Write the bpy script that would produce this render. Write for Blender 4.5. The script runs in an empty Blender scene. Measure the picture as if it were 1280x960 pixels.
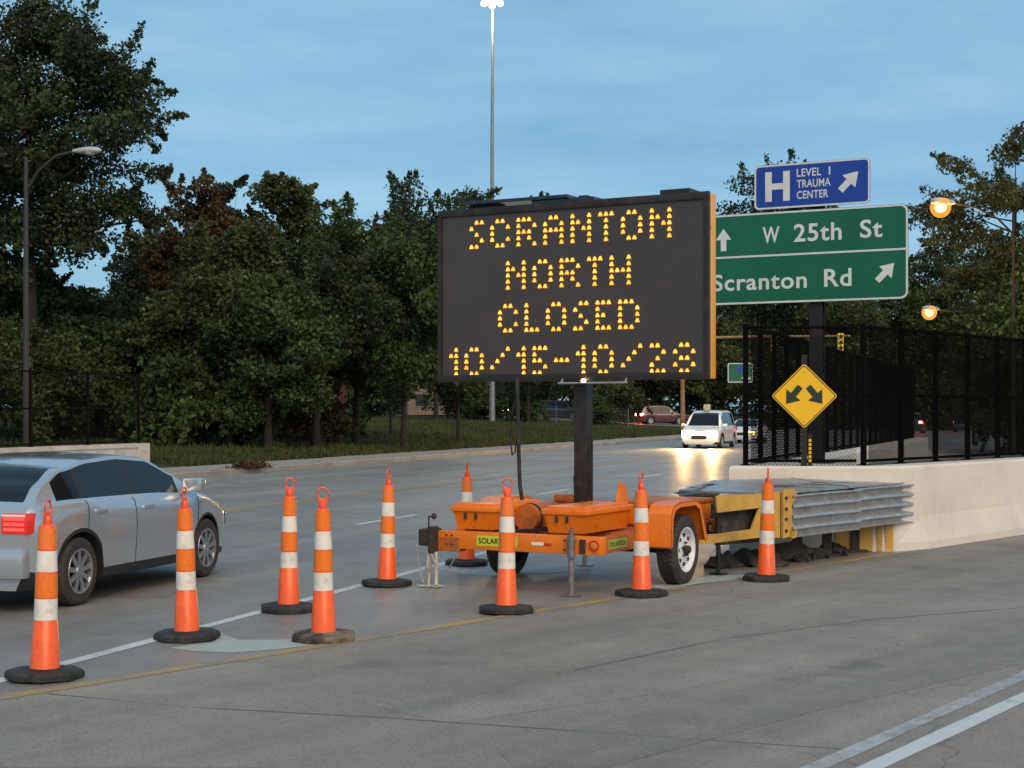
import bpy, bmesh, math, random
import numpy as np
from mathutils import Vector, Matrix

SC = bpy.context.scene
COL = SC.collection
R = math.radians
random.seed(7)
RNG = np.random.default_rng(7)

# ------------------------------------------------------------------ camera
CAM_H = 1.72
cam = bpy.data.cameras.new("camera")
cam.sensor_width = 36.0
cam.lens = 54.1
cam.shift_y = 0.0273
cam.clip_start = 0.1
cam.clip_end = 4000
cam_o = bpy.data.objects.new("camera", cam)
cam_o.location = (0, 0, CAM_H)
cam_o.rotation_euler = (R(90), 0, 0)
COL.objects.link(cam_o)
SC.camera = cam_o

# ------------------------------------------------------------------ sky, sun, exposure
SUN_EL, SUN_AZ = 37.0, 160.0          # azimuth measured from +Y towards +X: behind the viewer, slightly right
w = bpy.data.worlds.new("World")
SC.world = w
w.use_nodes = True
nt = w.node_tree
nt.nodes.clear()
wo = nt.nodes.new("ShaderNodeOutputWorld")
bg = nt.nodes.new("ShaderNodeBackground")
sky = nt.nodes.new("ShaderNodeTexSky")
sky.sky_type = 'NISHITA'
sky.sun_disc = False
sky.sun_elevation = R(SUN_EL)
sky.sun_rotation = R(SUN_AZ)
sky.air_density = 1.0
sky.dust_density = 0.6
sky.ozone_density = 2.2
# thin dusk overcast: faint streaky clouds everywhere in the sky
tc = nt.nodes.new("ShaderNodeTexCoord")
mp = nt.nodes.new("ShaderNodeMapping"); mp.inputs['Scale'].default_value = (1.0, 1.0, 3.2)
nz = nt.nodes.new("ShaderNodeTexNoise"); nz.inputs['Scale'].default_value = 2.6; nz.inputs['Detail'].default_value = 6
mr = nt.nodes.new("ShaderNodeMapRange")
mr.inputs['From Min'].default_value = 0.35; mr.inputs['From Max'].default_value = 0.7
mr.inputs['To Min'].default_value = 0.72; mr.inputs['To Max'].default_value = 0.92
mx = nt.nodes.new("ShaderNodeMix"); mx.data_type = 'RGBA'
mc = nt.nodes.new("ShaderNodeMix"); mc.data_type = 'RGBA'          # lighter and darker cloud
mc.inputs[6].default_value = (1.25, 2.95, 4.55, 1); mc.inputs[7].default_value = (2.45, 4.35, 5.6, 1)
mp2 = nt.nodes.new("ShaderNodeMapping"); mp2.inputs['Scale'].default_value = (1.3, 1.3, 6.5)
nz2 = nt.nodes.new("ShaderNodeTexNoise"); nz2.inputs['Scale'].default_value = 3.1; nz2.inputs['Detail'].default_value = 9; nz2.inputs['Roughness'].default_value = 0.58
mr2 = nt.nodes.new("ShaderNodeMapRange"); mr2.inputs['From Min'].default_value = 0.33; mr2.inputs['From Max'].default_value = 0.72
L = nt.links.new
L(tc.outputs['Generated'], mp2.inputs['Vector']); L(mp2.outputs['Vector'], nz2.inputs['Vector']); L(nz2.outputs['Fac'], mr2.inputs['Value']); L(mr2.outputs['Result'], mc.inputs[0]); L(mc.outputs[2], mx.inputs[7])
L(tc.outputs['Generated'], mp.inputs['Vector']); L(mp.outputs['Vector'], nz.inputs['Vector'])
L(nz.outputs['Fac'], mr.inputs['Value']); L(mr.outputs['Result'], mx.inputs[0])
L(sky.outputs['Color'], mx.inputs[6]); L(mx.outputs[2], bg.inputs['Color'])
bg.inputs['Strength'].default_value = 0.130
L(bg.outputs['Background'], wo.inputs['Surface'])

sl = bpy.data.lights.new("sun", 'SUN')
sl.energy = 2.5
sl.angle = R(50)
sl.color = (1.0, 0.75, 0.49)
so = bpy.data.objects.new("sun", sl)
COL.objects.link(so)
sdir = Vector((math.sin(R(SUN_AZ)) * math.cos(R(SUN_EL)), math.cos(R(SUN_AZ)) * math.cos(R(SUN_EL)), math.sin(R(SUN_EL))))
so.rotation_euler = sdir.to_track_quat('Z', 'Y').to_euler()

SC.view_settings.view_transform = 'Standard'
SC.view_settings.look = 'None'
SC.view_settings.gamma = 1.0
SC.view_settings.use_curve_mapping = False
SC.view_settings.exposure = 0.1

# ------------------------------------------------------------------ helpers
F_PX = 1923.0
def gp(u, v, z=0.0):
    """surveyed ground point of a spot seen at (u, v) in the photograph, on the level z"""
    d = F_PX * (CAM_H - z) / (v - 515.0)
    return ((u - 640.0) / F_PX * d, d)

class MB:
    """collects verts / faces for ONE mesh object"""
    def __init__(self):
        self.v, self.f = [], []
    def add(self, vs, fs, m=None):
        b = len(self.v)
        for p in vs:
            p = Vector(p)
            self.v.append(tuple(m @ p) if m else tuple(p))
        self.f += [tuple(b + i for i in f) for f in fs]
        return self
    def box(self, x0, x1, y0, y1, z0, z1, m=None, ch=0.0):
        if ch <= 0:
            vs = [(x0,y0,z0),(x1,y0,z0),(x1,y1,z0),(x0,y1,z0),(x0,y0,z1),(x1,y0,z1),(x1,y1,z1),(x0,y1,z1)]
            fs = [(3,2,1,0),(4,5,6,7),(0,1,5,4),(1,2,6,5),(2,3,7,6),(3,0,4,7)]
            return self.add(vs, fs, m)
        bm = bmesh.new()
        bmesh.ops.create_cube(bm, size=1.0)
        for q in bm.verts:
            q.co = Vector(((x0+x1)/2 + q.co.x*(x1-x0), (y0+y1)/2 + q.co.y*(y1-y0), (z0+z1)/2 + q.co.z*(z1-z0)))
        bmesh.ops.bevel(bm, geom=list(bm.edges), offset=ch, segments=2, affect='EDGES', profile=0.6)
        bm.verts.index_update()
        self.add([q.co.copy() for q in bm.verts], [[q.index for q in f.verts] for f in bm.faces], m)
        bm.free()
        return self
    def prism(self, pts, h0, h1, axis='z', m=None):
        """polygon pts (2-D) extruded between h0 and h1 along an axis"""
        n = len(pts)
        def P(a, b, h):
            return (a, b, h) if axis == 'z' else ((a, h, b) if axis == 'y' else (h, a, b))
        vs = [P(a, b, h0) for a, b in pts] + [P(a, b, h1) for a, b in pts]
        fs = [tuple(range(n-1, -1, -1)), tuple(range(n, 2*n))] + [(i, (i+1) % n, n+(i+1) % n, n+i) for i in range(n)]
        return self.add(vs, fs, m)
    def tube(self, pts, r, n=8, caps=True, m=None):
        pts = [Vector(p) for p in pts]
        rs = r if isinstance(r, (list, tuple)) else [r]*len(pts)
        vs, fs = [], []
        up = Vector((0, 0, 1))
        for i, p in enumerate(pts):
            t = (pts[min(i+1, len(pts)-1)] - pts[max(i-1, 0)]).normalized()
            a = t.cross(up)
            if a.length < 0.05: a = t.cross(Vector((1, 0, 0)))
            a.normalize(); b = t.cross(a)
            for k in range(n):
                an = 2*math.pi*k/n
                vs.append(p + (a*math.cos(an) + b*math.sin(an))*rs[i])
        for i in range(len(pts)-1):
            for k in range(n):
                fs.append((i*n+k, i*n+(k+1) % n, (i+1)*n+(k+1) % n, (i+1)*n+k))
        if caps:
            fs.append(tuple(range(n-1, -1, -1))); fs.append(tuple((len(pts)-1)*n+k for k in range(n)))
        return self.add(vs, fs, m)
    def lathe(self, prof, n=32, axis='z', m=None, ph=0.0, caps=True):
        """prof: list of (radius, height)"""
        vs, fs = [], []
        for r_, h in prof:
            for k in range(n):
                a = 2*math.pi*k/n + ph
                c, s = r_*math.cos(a), r_*math.sin(a)
                vs.append((c, s, h) if axis == 'z' else ((h, c, s) if axis == 'x' else (c, h, s)))
        for i in range(len(prof)-1):
            for k in range(n):
                fs.append((i*n+k, i*n+(k+1) % n, (i+1)*n+(k+1) % n, (i+1)*n+k))
        if caps and prof[0][0] > 1e-5: fs.append(tuple(range(n-1, -1, -1)))
        if caps and prof[-1][0] > 1e-5: fs.append(tuple((len(prof)-1)*n+k for k in range(n)))
        return self.add(vs, fs, m)
    def build(self, name, mat, parent=None, smooth=None, loc=None, rotz=None, kind=None):
        me = bpy.data.meshes.new(name)
        me.from_pydata(self.v, [], self.f)
        bm = bmesh.new(); bm.from_mesh(me)
        bmesh.ops.recalc_face_normals(bm, faces=bm.faces)
        bm.to_mesh(me); bm.free()
        me.materials.append(mat)
        if smooth is not None:
            me.polygons.foreach_set('use_smooth', [True]*len(me.polygons))
            me.set_sharp_from_angle(angle=R(smooth))
        o = bpy.data.objects.new(name, me)
        COL.objects.link(o)
        if parent: o.parent = parent
        if loc: o.location = loc
        if rotz is not None: o.rotation_euler = (0, 0, rotz)
        if kind: o['kind'] = kind
        return o

def tag(o, label=None, cat=None, group=None, kind=None):
    if label: o['label'] = label
    if cat: o['category'] = cat
    if group: o['group'] = group
    if kind: o['kind'] = kind
    return o

def thing(name, label, cat, loc=(0, 0, 0), rotz=0.0, group=None):
    o = bpy.data.objects.new(name, None)
    o.empty_display_size = 0.2
    COL.objects.link(o)
    o.location = loc
    o.rotation_euler = (0, 0, rotz)
    return tag(o, label, cat, group)

def copy_tree(o, parent=None):
    c = o.copy(); COL.objects.link(c)
    if parent: c.parent = parent
    for ch in list(o.children): copy_tree(ch, c)
    return c

# ------------------------------------------------------------------ materials
def new_mat(name):
    m = bpy.data.materials.new(name); m.use_nodes = True
    n = m.node_tree
    b = n.nodes['Principled BSDF']
    return m, n, b

def M(name, col, rough=0.5, metal=0.0, var=0.15, scale=3.0, bump=0.0, bscale=60.0, dirt=None, damt=0.5, dscale=5.0, dlo=0.5, dhi=0.68, emit=None, estr=0.0, coat=0.0, spec=0.5, coords='Object'):
    m, n, b = new_mat(name)
    tcn = n.nodes.new('ShaderNodeTexCoord')
    nz = n.nodes.new('ShaderNodeTexNoise'); nz.inputs['Scale'].default_value = scale; nz.inputs['Detail'].default_value = 5
    n.links.new(tcn.outputs[coords], nz.inputs['Vector'])
    mr = n.nodes.new('ShaderNodeMapRange')
    mr.inputs['From Min'].default_value = 0.25; mr.inputs['From Max'].default_value = 0.75
    mr.inputs['To Min'].default_value = 1 - var; mr.inputs['To Max'].default_value = 1 + var
    n.links.new(nz.outputs['Fac'], mr.inputs['Value'])
    vm = n.nodes.new('ShaderNodeVectorMath'); vm.operation = 'SCALE'
    vm.inputs[0].default_value = col[:3]
    n.links.new(mr.outputs['Result'], vm.inputs['Scale'])
    outc = vm.outputs['Vector']
    if dirt:
        nd = n.nodes.new('ShaderNodeTexNoise'); nd.inputs['Scale'].default_value = dscale; nd.inputs['Detail'].default_value = 8; nd.inputs['Roughness'].default_value = 0.65
        n.links.new(tcn.outputs[coords], nd.inputs['Vector'])
        md = n.nodes.new('ShaderNodeMapRange'); md.inputs['From Min'].default_value = dlo; md.inputs['From Max'].default_value = dhi
        md.inputs['To Max'].default_value = damt
        n.links.new(nd.outputs['Fac'], md.inputs['Value'])
        mx = n.nodes.new('ShaderNodeMix'); mx.data_type = 'RGBA'
        n.links.new(md.outputs['Result'], mx.inputs[0]); n.links.new(outc, mx.inputs[6]); mx.inputs[7].default_value = (*dirt, 1)
        outc = mx.outputs[2]
    n.links.new(outc, b.inputs['Base Color'])
    b.inputs['Roughness'].default_value = rough
    b.inputs['Metallic'].default_value = metal
    b.inputs['Specular IOR Level'].default_value = spec
    b.inputs['Coat Weight'].default_value = coat
    if bump > 0:
        nb = n.nodes.new('ShaderNodeTexNoise'); nb.inputs['Scale'].default_value = bscale; nb.inputs['Detail'].default_value = 4
        n.links.new(tcn.outputs[coords], nb.inputs['Vector'])
        bp = n.nodes.new('ShaderNodeBump'); bp.inputs['Strength'].default_value = bump; bp.inputs['Distance'].default_value = 0.02
        n.links.new(nb.outputs['Fac'], bp.inputs['Height']); n.links.new(bp.outputs['Normal'], b.inputs['Normal'])
    if emit:
        b.inputs['Emission Color'].default_value = (*emit, 1); b.inputs['Emission Strength'].default_value = estr
    return m

def leaf_mat(name, c0, c1, c2, trans=0.25):
    m, n, b = new_mat(name)
    g = n.nodes.new('ShaderNodeNewGeometry')
    cr = n.nodes.new('ShaderNodeValToRGB')
    e = cr.color_ramp.elements
    e[0].position = 0.0; e[0].color = (*c0, 1)
    e[1].position = 1.0; e[1].color = (*c2, 1)
    k = e.new(0.6); k.color = (*c1, 1)
    n.links.new(g.outputs['Random Per Island'], cr.inputs['Fac'])
    tcn = n.nodes.new('ShaderNodeTexCoord'); nz = n.nodes.new('ShaderNodeTexNoise'); nz.inputs['Scale'].default_value = 0.55; nz.inputs['Detail'].default_value = 3
    n.links.new(tcn.outputs['Object'], nz.inputs['Vector'])
    mr = n.nodes.new('ShaderNodeMapRange'); mr.inputs['From Min'].default_value = 0.32; mr.inputs['From Max'].default_value = 0.68; mr.inputs['To Min'].default_value = 0.62; mr.inputs['To Max'].default_value = 1.55
    n.links.new(nz.outputs['Fac'], mr.inputs['Value'])
    nz2 = n.nodes.new('ShaderNodeTexNoise'); nz2.inputs['Scale'].default_value = 0.35; nz2.inputs['Detail'].default_value = 2
    n.links.new(tcn.outputs['Object'], nz2.inputs['Vector'])
    mr2 = n.nodes.new('ShaderNodeMapRange'); mr2.inputs['From Min'].default_value = 0.5; mr2.inputs['From Max'].default_value = 0.75; mr2.inputs['To Max'].default_value = 0.3
    n.links.new(nz2.outputs['Fac'], mr2.inputs['Value'])
    vm = n.nodes.new('ShaderNodeVectorMath'); vm.operation = 'SCALE'; n.links.new(cr.outputs['Color'], vm.inputs[0]); n.links.new(mr.outputs['Result'], vm.inputs['Scale'])
    mxl = n.nodes.new('ShaderNodeMix'); mxl.data_type = 'RGBA'; n.links.new(mr2.outputs['Result'], mxl.inputs[0]); n.links.new(vm.outputs['Vector'], mxl.inputs[6]); mxl.inputs[7].default_value = (0.085, 0.062, 0.022, 1)   # turning autumn leaves
    n.links.new(mxl.outputs[2], b.inputs['Base Color'])
    b.inputs['Roughness'].default_value = 0.65
    b.inputs['Specular IOR Level'].default_value = 0.25
    tr = n.nodes.new('ShaderNodeBsdfTranslucent'); n.links.new(mxl.outputs[2], tr.inputs['Color'])
    ms = n.nodes.new('ShaderNodeMixShader'); ms.inputs['Fac'].default_value = trans
    n.links.new(b.outputs['BSDF'], ms.inputs[1]); n.links.new(tr.outputs['BSDF'], ms.inputs[2])
    n.links.new(ms.outputs['Shader'], n.nodes['Material Output'].inputs['Surface'])
    return m

def bloom_mat():  # half-clear orange emission that imitates the bloom of a lit lamp
    m, n, b = new_mat('lamp_bloom_shell')
    e = n.nodes.new('ShaderNodeEmission'); e.inputs['Color'].default_value = (1.0, 0.36, 0.05, 1); e.inputs['Strength'].default_value = 1.5
    tr = n.nodes.new('ShaderNodeBsdfTransparent'); ms = n.nodes.new('ShaderNodeMixShader'); ms.inputs['Fac'].default_value = 0.5
    n.links.new(tr.outputs['BSDF'], ms.inputs[1]); n.links.new(e.outputs['Emission'], ms.inputs[2]); n.links.new(ms.outputs['Shader'], n.nodes['Material Output'].inputs['Surface'])
    return m
ROAD_ANG = R(18.8)          # the main road runs this far right of the viewing axis
RDX, RDY = math.sin(ROAD_ANG), math.cos(ROAD_ANG)
RAMP_ANG = R(39.3)

def road_mat(name, col, ang, rough=0.5, warm=(1, 1, 1), lane_w=3.6):
    m, n, b = new_mat(name)
    N = n.nodes.new; K = n.links.new
    tcn = N('ShaderNodeTexCoord')
    mp = N('ShaderNodeMapping'); mp.inputs['Rotation'].default_value = (0, 0, ang)
    K(tcn.outputs['Object'], mp.inputs['Vector'])
    def noise(vec, s, det=5, ro=0.6):
        q = N('ShaderNodeTexNoise'); q.inputs['Scale'].default_value = s; q.inputs['Detail'].default_value = det; q.inputs['Roughness'].default_value = ro
        K(vec, q.inputs['Vector']); return q.outputs['Fac']
    def rng(x, a, b_, c, d):
        q = N('ShaderNodeMapRange'); q.inputs['From Min'].default_value = a; q.inputs['From Max'].default_value = b_
        q.inputs['To Min'].default_value = c; q.inputs['To Max'].default_value = d
        K(x, q.inputs['Value']); return q.outputs['Result']
    def mul(a, b_):
        q = N('ShaderNodeMath'); q.operation = 'MULTIPLY'; K(a, q.inputs[0]); K(b_, q.inputs[1]); return q.outputs[0]
    st = N('ShaderNodeMapping'); st.inputs['Scale'].default_value = (1.6, 0.09, 1); K(mp.outputs['Vector'], st.inputs['Vector'])
    f = rng(noise(mp.outputs['Vector'], 0.28, 6), 0.3, 0.7, 0.80, 1.2)             # broad worn patches
    f = mul(f, rng(noise(st.outputs['Vector'], 1.0, 5), 0.3, 0.7, 0.82, 1.18))     # tyre-track streaks along the lane
    f = mul(f, rng(noise(mp.outputs['Vector'], 2.6, 8, 0.7), 0.3, 0.72, 0.88, 1.14))
    f = mul(f, rng(noise(mp.outputs['Vector'], 55, 3, 0.8), 0.25, 0.75, 0.62, 1.38))   # aggregate
    f = mul(f, rng(noise(mp.outputs['Vector'], 190, 2, 0.8), 0.25, 0.75, 0.80, 1.2))
    # sparse hairline cracks
    wv = N('ShaderNodeVectorMath'); wv.operation = 'ADD'
    wn = N('ShaderNodeTexNoise'); wn.inputs['Scale'].default_value = 1.4; wn.inputs['Detail'].default_value = 4; K(mp.outputs['Vector'], wn.inputs['Vector'])
    K(mp.outputs['Vector'], wv.inputs[0]); K(wn.outputs['Color'], wv.inputs[1])
    vo = N('ShaderNodeTexVoronoi'); vo.feature = 'DISTANCE_TO_EDGE'; vo.inputs['Scale'].default_value = 0.22; K(wv.outputs['Vector'], vo.inputs['Vector'])
    ck = rng(vo.outputs['Distance'], 0.0008, 0.003, 0.68, 1.0)
    msk = rng(noise(mp.outputs['Vector'], 0.5, 2), 0.45, 0.55, 0.0, 1.0)
    mm = N('ShaderNodeMix'); mm.data_type = 'FLOAT'; K(msk, mm.inputs[0]); mm.inputs[2].default_value = 1.0; K(ck, mm.inputs[3])
    f = mul(f, mm.outputs[0])
    # oil-dark spots
    f = mul(f, rng(noise(mp.outputs['Vector'], 0.9, 3), 0.60, 0.75, 1.0, 0.72))
    vs = N('ShaderNodeVectorMath'); vs.operation = 'SCALE'; vs.inputs[0].default_value = (col*warm[0], col*warm[1], col*warm[2]); K(f, vs.inputs['Scale'])
    K(vs.outputs['Vector'], b.inputs['Base Color'])
    K(rng(noise(mp.outputs['Vector'], 1.3, 4), 0.3, 0.7, rough-0.08, rough+0.14), b.inputs['Roughness'])
    bp = N('ShaderNodeBump'); bp.inputs['Strength'].default_value = 0.25; bp.inputs['Distance'].default_value = 0.008
    K(noise(mp.outputs['Vector'], 70, 4, 0.8), bp.inputs['Height']); K(bp.outputs['Normal'], b.inputs['Normal'])
    return m

def paint_mat(name, col, under, wear=0.5):
    """road paint with worn gaps that show the pavement colour"""
    m, n, b = new_mat(name)
    N = n.nodes.new; K = n.links.new
    tcn = N('ShaderNodeTexCoord')
    a = N('ShaderNodeTexNoise'); a.inputs['Scale'].default_value = 9; a.inputs['Detail'].default_value = 9; a.inputs['Roughness'].default_value = 0.75
    K(tcn.outputs['Object'], a.inputs['Vector'])
    c = N('ShaderNodeTexNoise'); c.inputs['Scale'].default_value = 0.8; c.inputs['Detail'].default_value = 4
    K(tcn.outputs['Object'], c.inputs['Vector'])
    s = N('ShaderNodeMath'); s.operation = 'ADD'; K(a.outputs['Fac'], s.inputs[0]); K(c.outputs['Fac'], s.inputs[1])
    r = N('ShaderNodeMapRange'); r.inputs['From Min'].default_value = 1.25 - wear*0.5; r.inputs['From Max'].default_value = 1.55 - wear*0.5
    K(s.outputs[0], r.inputs['Value'])
    mx = N('ShaderNodeMix'); mx.data_type = 'RGBA'; K(r.outputs['Result'], mx.inputs[0])
    mx.inputs[6].default_value = (*col, 1); mx.inputs[7].default_value = (*under, 1)
    K(mx.outputs[2], b.inputs['Base Color'])
    b.inputs['Roughness'].default_value = 0.6
    return m

MT = {}
MT['road'] = road_mat('worn_grey_pavement', 0.195, ROAD_ANG, 0.44, (1.11, 1.0, 0.88))
MT['ramp'] = road_mat('ramp_pavement', 0.198, RAMP_ANG, 0.78, (1.13, 1.0, 0.86))
MT['white_paint'] = paint_mat('worn_white_road_paint', (0.55, 0.56, 0.56), (0.19, 0.19, 0.19), 0.35)
MT['faint_white'] = paint_mat('faded_white_road_paint', (0.40, 0.41, 0.40), (0.215, 0.205, 0.195), 0.8)
MT['pale_gore'] = paint_mat('pale_gore_paint', (0.36, 0.40, 0.37), (0.22, 0.23, 0.22), 0.5)
MT['yellow_paint'] = paint_mat('worn_yellow_road_paint', (0.44, 0.27, 0.06), (0.22, 0.195, 0.155), 0.85)
MT['concrete'] = M('pale_cast_concrete', (0.66, 0.60, 0.53), 0.85, var=0.09, scale=1.2, bump=0.25, bscale=35, dirt=(0.46, 0.40, 0.34), damt=0.3, dscale=1.6)
MT['concrete_dark'] = M('weathered_concrete', (0.55, 0.50, 0.44), 0.9, var=0.16, scale=0.8, bump=0.3, bscale=25, dirt=(0.2, 0.17, 0.14), damt=0.5, dscale=1.4)
MT['sidewalk'] = M('sidewalk_concrete', (0.27, 0.245, 0.22), 0.9, var=0.22, scale=0.7, bump=0.2, bscale=30, dirt=(0.16, 0.13, 0.1), damt=0.5, dscale=1.0)
MT['grass'] = M('rough_lawn', (0.045, 0.055, 0.018), 0.95, var=0.5, scale=0.35, bump=0.6, bscale=8, dirt=(0.06, 0.05, 0.022), damt=0.7, dscale=0.8, spec=0.1)
MT['blade'] = leaf_mat('grass_blade', (0.03, 0.042, 0.012), (0.05, 0.062, 0.018), (0.075, 0.075, 0.025), 0.2)
MT['orange_cone'] = M('fluorescent_red_orange_plastic', (0.95, 0.12, 0.012), 0.35, var=0.06, scale=8, dirt=(0.45, 0.07, 0.02), damt=0.55, dscale=9, coat=0.2)
MT['orange_band'] = M('orange_reflective_sheeting', (0.90, 0.19, 0.012), 0.25, var=0.10, scale=40, dirt=(0.5, 0.1, 0.02), damt=0.3, dscale=14, coat=0.4)
MT['white_band'] = M('white_reflective_sheeting', (0.80, 0.74, 0.66), 0.3, var=0.06, scale=50, dirt=(0.45, 0.38, 0.32), damt=0.65, dscale=11, coat=0.4)
MT['handle'] = M('pale_red_plastic', (0.85, 0.10, 0.035), 0.4, var=0.05)
MT['rubber'] = M('black_rubber', (0.018, 0.017, 0.017), 0.75, var=0.4, scale=9, bump=0.3, bscale=40, dirt=(0.07, 0.06, 0.05), damt=0.6, dscale=9)
MT['dusty_rubber'] = M('dusty_rubber', (0.035, 0.032, 0.03), 0.85, var=0.5, scale=7, bump=0.3, bscale=40, dirt=(0.20, 0.15, 0.10), damt=0.95, dscale=6, dlo=0.42, dhi=0.6)
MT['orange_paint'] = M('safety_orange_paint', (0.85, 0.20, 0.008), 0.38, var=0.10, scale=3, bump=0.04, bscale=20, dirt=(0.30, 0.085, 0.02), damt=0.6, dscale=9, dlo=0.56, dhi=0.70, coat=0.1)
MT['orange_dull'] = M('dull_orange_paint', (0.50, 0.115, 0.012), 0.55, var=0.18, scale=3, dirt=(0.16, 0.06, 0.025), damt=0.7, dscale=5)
MT['gold_lit_side'] = M('gold_lit_orange_paint', (0.88, 0.36, 0.008), 0.35, var=0.1, scale=2, dirt=(0.35, 0.10, 0.01), damt=0.8, dscale=3.0, dlo=0.58, dhi=0.66)  # orange paint shifted to gold, warm side light put into the colour
MT['black_steel'] = M('black_steel', (0.009, 0.007, 0.0065), 0.6, var=0.3, scale=6, bump=0.05, dirt=(0.06, 0.035, 0.025), damt=0.4)
MT['brown_steel'] = M('dark_bronze_steel', (0.022, 0.014, 0.011), 0.42, var=0.3, scale=4, dirt=(0.09, 0.045, 0.025), damt=0.5, dscale=6)
MT['board_face'] = M('smoked_display_face', (0.060, 0.046, 0.040), 0.33, var=0.10, scale=1.2, bump=0.05, bscale=160, dirt=(0.075, 0.055, 0.045), damt=0.5, dscale=2)
MT['led'] = M('amber_led', (0.9, 0.5, 0.05), 0.4, var=0, emit=(1.0, 0.46, 0.06), estr=1.25)
_n = MT['led'].node_tree; _g = _n.nodes.new('ShaderNodeNewGeometry'); _r = _n.nodes.new('ShaderNodeMapRange'); _r.inputs['To Min'].default_value = 0.85; _r.inputs['To Max'].default_value = 1.7
_n.links.new(_g.outputs['Random Per Island'], _r.inputs['Value']); _n.links.new(_r.outputs['Result'], _n.nodes['Principled BSDF'].inputs['Emission Strength'])
MT['led_glow'] = M('amber_led_halo', (0.45, 0.16, 0.01), 0.5, var=0, emit=(1.0, 0.26, 0.005), estr=0.22)  # faint emission that paints the glow around each lit dot
MT['galv'] = M('galvanised_steel', (0.42, 0.41, 0.41), 0.42, metal=0.55, var=0.16, scale=9, bump=0.04, bscale=30, dirt=(0.22, 0.18, 0.16), damt=0.5, dscale=7)
MT['grey_tube'] = M('weathered_grey_tube', (0.22, 0.19, 0.19), 0.5, metal=0.4, var=0.25, scale=12, dirt=(0.13, 0.07, 0.04), damt=0.5, dscale=14)
MT['pale_tube'] = M('pale_zinc_tube', (0.55, 0.52, 0.46), 0.45, metal=0.3, var=0.2, scale=12, dirt=(0.2, 0.14, 0.1), damt=0.6, dscale=14)
MT['rust'] = M('rusty_black_iron', (0.03, 0.022, 0.02), 0.7, var=0.4, scale=12, bump=0.3, dirt=(0.12, 0.05, 0.025), damt=0.7, dscale=18)
MT['rim'] = M('white_wheel_paint', (0.72, 0.72, 0.74), 0.35, var=0.08, scale=10, dirt=(0.3, 0.26, 0.24), damt=0.4, dscale=14)
MT['tyre'] = M('tyre_rubber', (0.03, 0.025, 0.023), 0.8, var=0.35, scale=10, bump=0.2, bscale=80, dirt=(0.085, 0.06, 0.045), damt=0.6, dscale=6)
MT['decal_yellow'] = M('yellow_green_decal', (0.62, 0.58, 0.05), 0.4, var=0.08)
MT['decal_green'] = M('green_decal', (0.30, 0.42, 0.05), 0.4, var=0.12)
MT['ink'] = M('dark_ink', (0.02, 0.03, 0.02), 0.5, var=0.05)
MT['white_reflector'] = M('white_reflector', (0.85, 0.8, 0.74), 0.25, var=0.05)
MT['red_reflector'] = M('red_reflector', (0.55, 0.03, 0.02), 0.25, var=0.05)
MT['amber_lens'] = M('amber_lens', (0.75, 0.22, 0.03), 0.2, var=0.1, coat=0.6)
MT['solar'] = M('dark_solar_glass', (0.012, 0.013, 0.02), 0.12, var=0.2, coat=0.5)
MT['yellow_steel'] = M('yellow_painted_steel', (0.56, 0.32, 0.06), 0.6, var=0.2, scale=3, bump=0.06, bscale=18, dirt=(0.26, 0.15, 0.05), damt=0.6, dscale=4)
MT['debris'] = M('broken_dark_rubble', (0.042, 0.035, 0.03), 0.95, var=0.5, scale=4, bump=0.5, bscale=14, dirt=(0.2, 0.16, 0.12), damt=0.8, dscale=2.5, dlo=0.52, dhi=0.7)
MT['sign_green'] = M('green_sign_sheeting', (0.004, 0.115, 0.058), 0.38, var=0.2, scale=1.5, dirt=(0.01, 0.09, 0.05), damt=0.5, dscale=3)
MT['sign_blue'] = M('blue_sign_sheeting', (0.012, 0.05, 0.33), 0.38, var=0.2, scale=1.5)
MT['sign_white'] = M('white_sign_sheeting', (0.66, 0.68, 0.68), 0.4, var=0.08, scale=5, dirt=(0.45,0.46,0.45), damt=0.5, dscale=4)
MT['sign_yellow'] = M('yellow_sign_sheeting', (0.90, 0.52, 0.012), 0.38, var=0.06, scale=3)
MT['fence_black'] = M('black_vinyl', (0.005, 0.0045, 0.0045), 0.9, var=0.3, spec=0.08)
MT['bark'] = M('dark_bark', (0.020, 0.016, 0.012), 0.95, var=0.4, scale=3, bump=0.6, bscale=14)
MT['pole_grey'] = M('galvanised_pole', (0.24, 0.24, 0.25), 0.5, metal=0.4, var=0.15, scale=2)
MT['pole_dark'] = M('dark_weathered_pole', (0.03, 0.027, 0.026), 0.6, var=0.2, scale=2)
MT['wood'] = M('orange_lit_pole', (0.26, 0.15, 0.08), 0.9, var=0.3, scale=2, bump=0.4, bscale=12)  # brown tone holds the orange lamp light on signal pole and arm
MT['lamp_shell'] = M('grey_lamp_shell', (0.42, 0.42, 0.43), 0.5, var=0.1)
MT['sodium'] = M('sodium_lamp_glass', (0.9, 0.6, 0.2), 0.3, var=0, emit=(1.0, 0.60, 0.20), estr=7)
MT['sodium_glow'] = M('lit_lamp_reflector', (0.9, 0.5, 0.1), 0.3, var=0, emit=(1.0, 0.34, 0.035), estr=0.95)
MT['white_lamp'] = M('warm_white_lamp_glass', (0.9, 0.8, 0.7), 0.3, var=0, emit=(1.0, 0.64, 0.34), estr=45)
MT['head_lamp'] = M('lit_headlamp', (0.9, 0.85, 0.7), 0.2, var=0, emit=(1.0, 0.76, 0.36), estr=260)
MT['head_dim'] = M('lit_distant_headlamp', (0.9, 0.85, 0.7), 0.2, var=0, emit=(1.0, 0.74, 0.42), estr=14)
MT['tail_lit'] = M('lit_tail_lamp', (0.5, 0.02, 0.015), 0.2, var=0.1, emit=(1.0, 0.03, 0.02), estr=0.28, coat=0.5)
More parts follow.
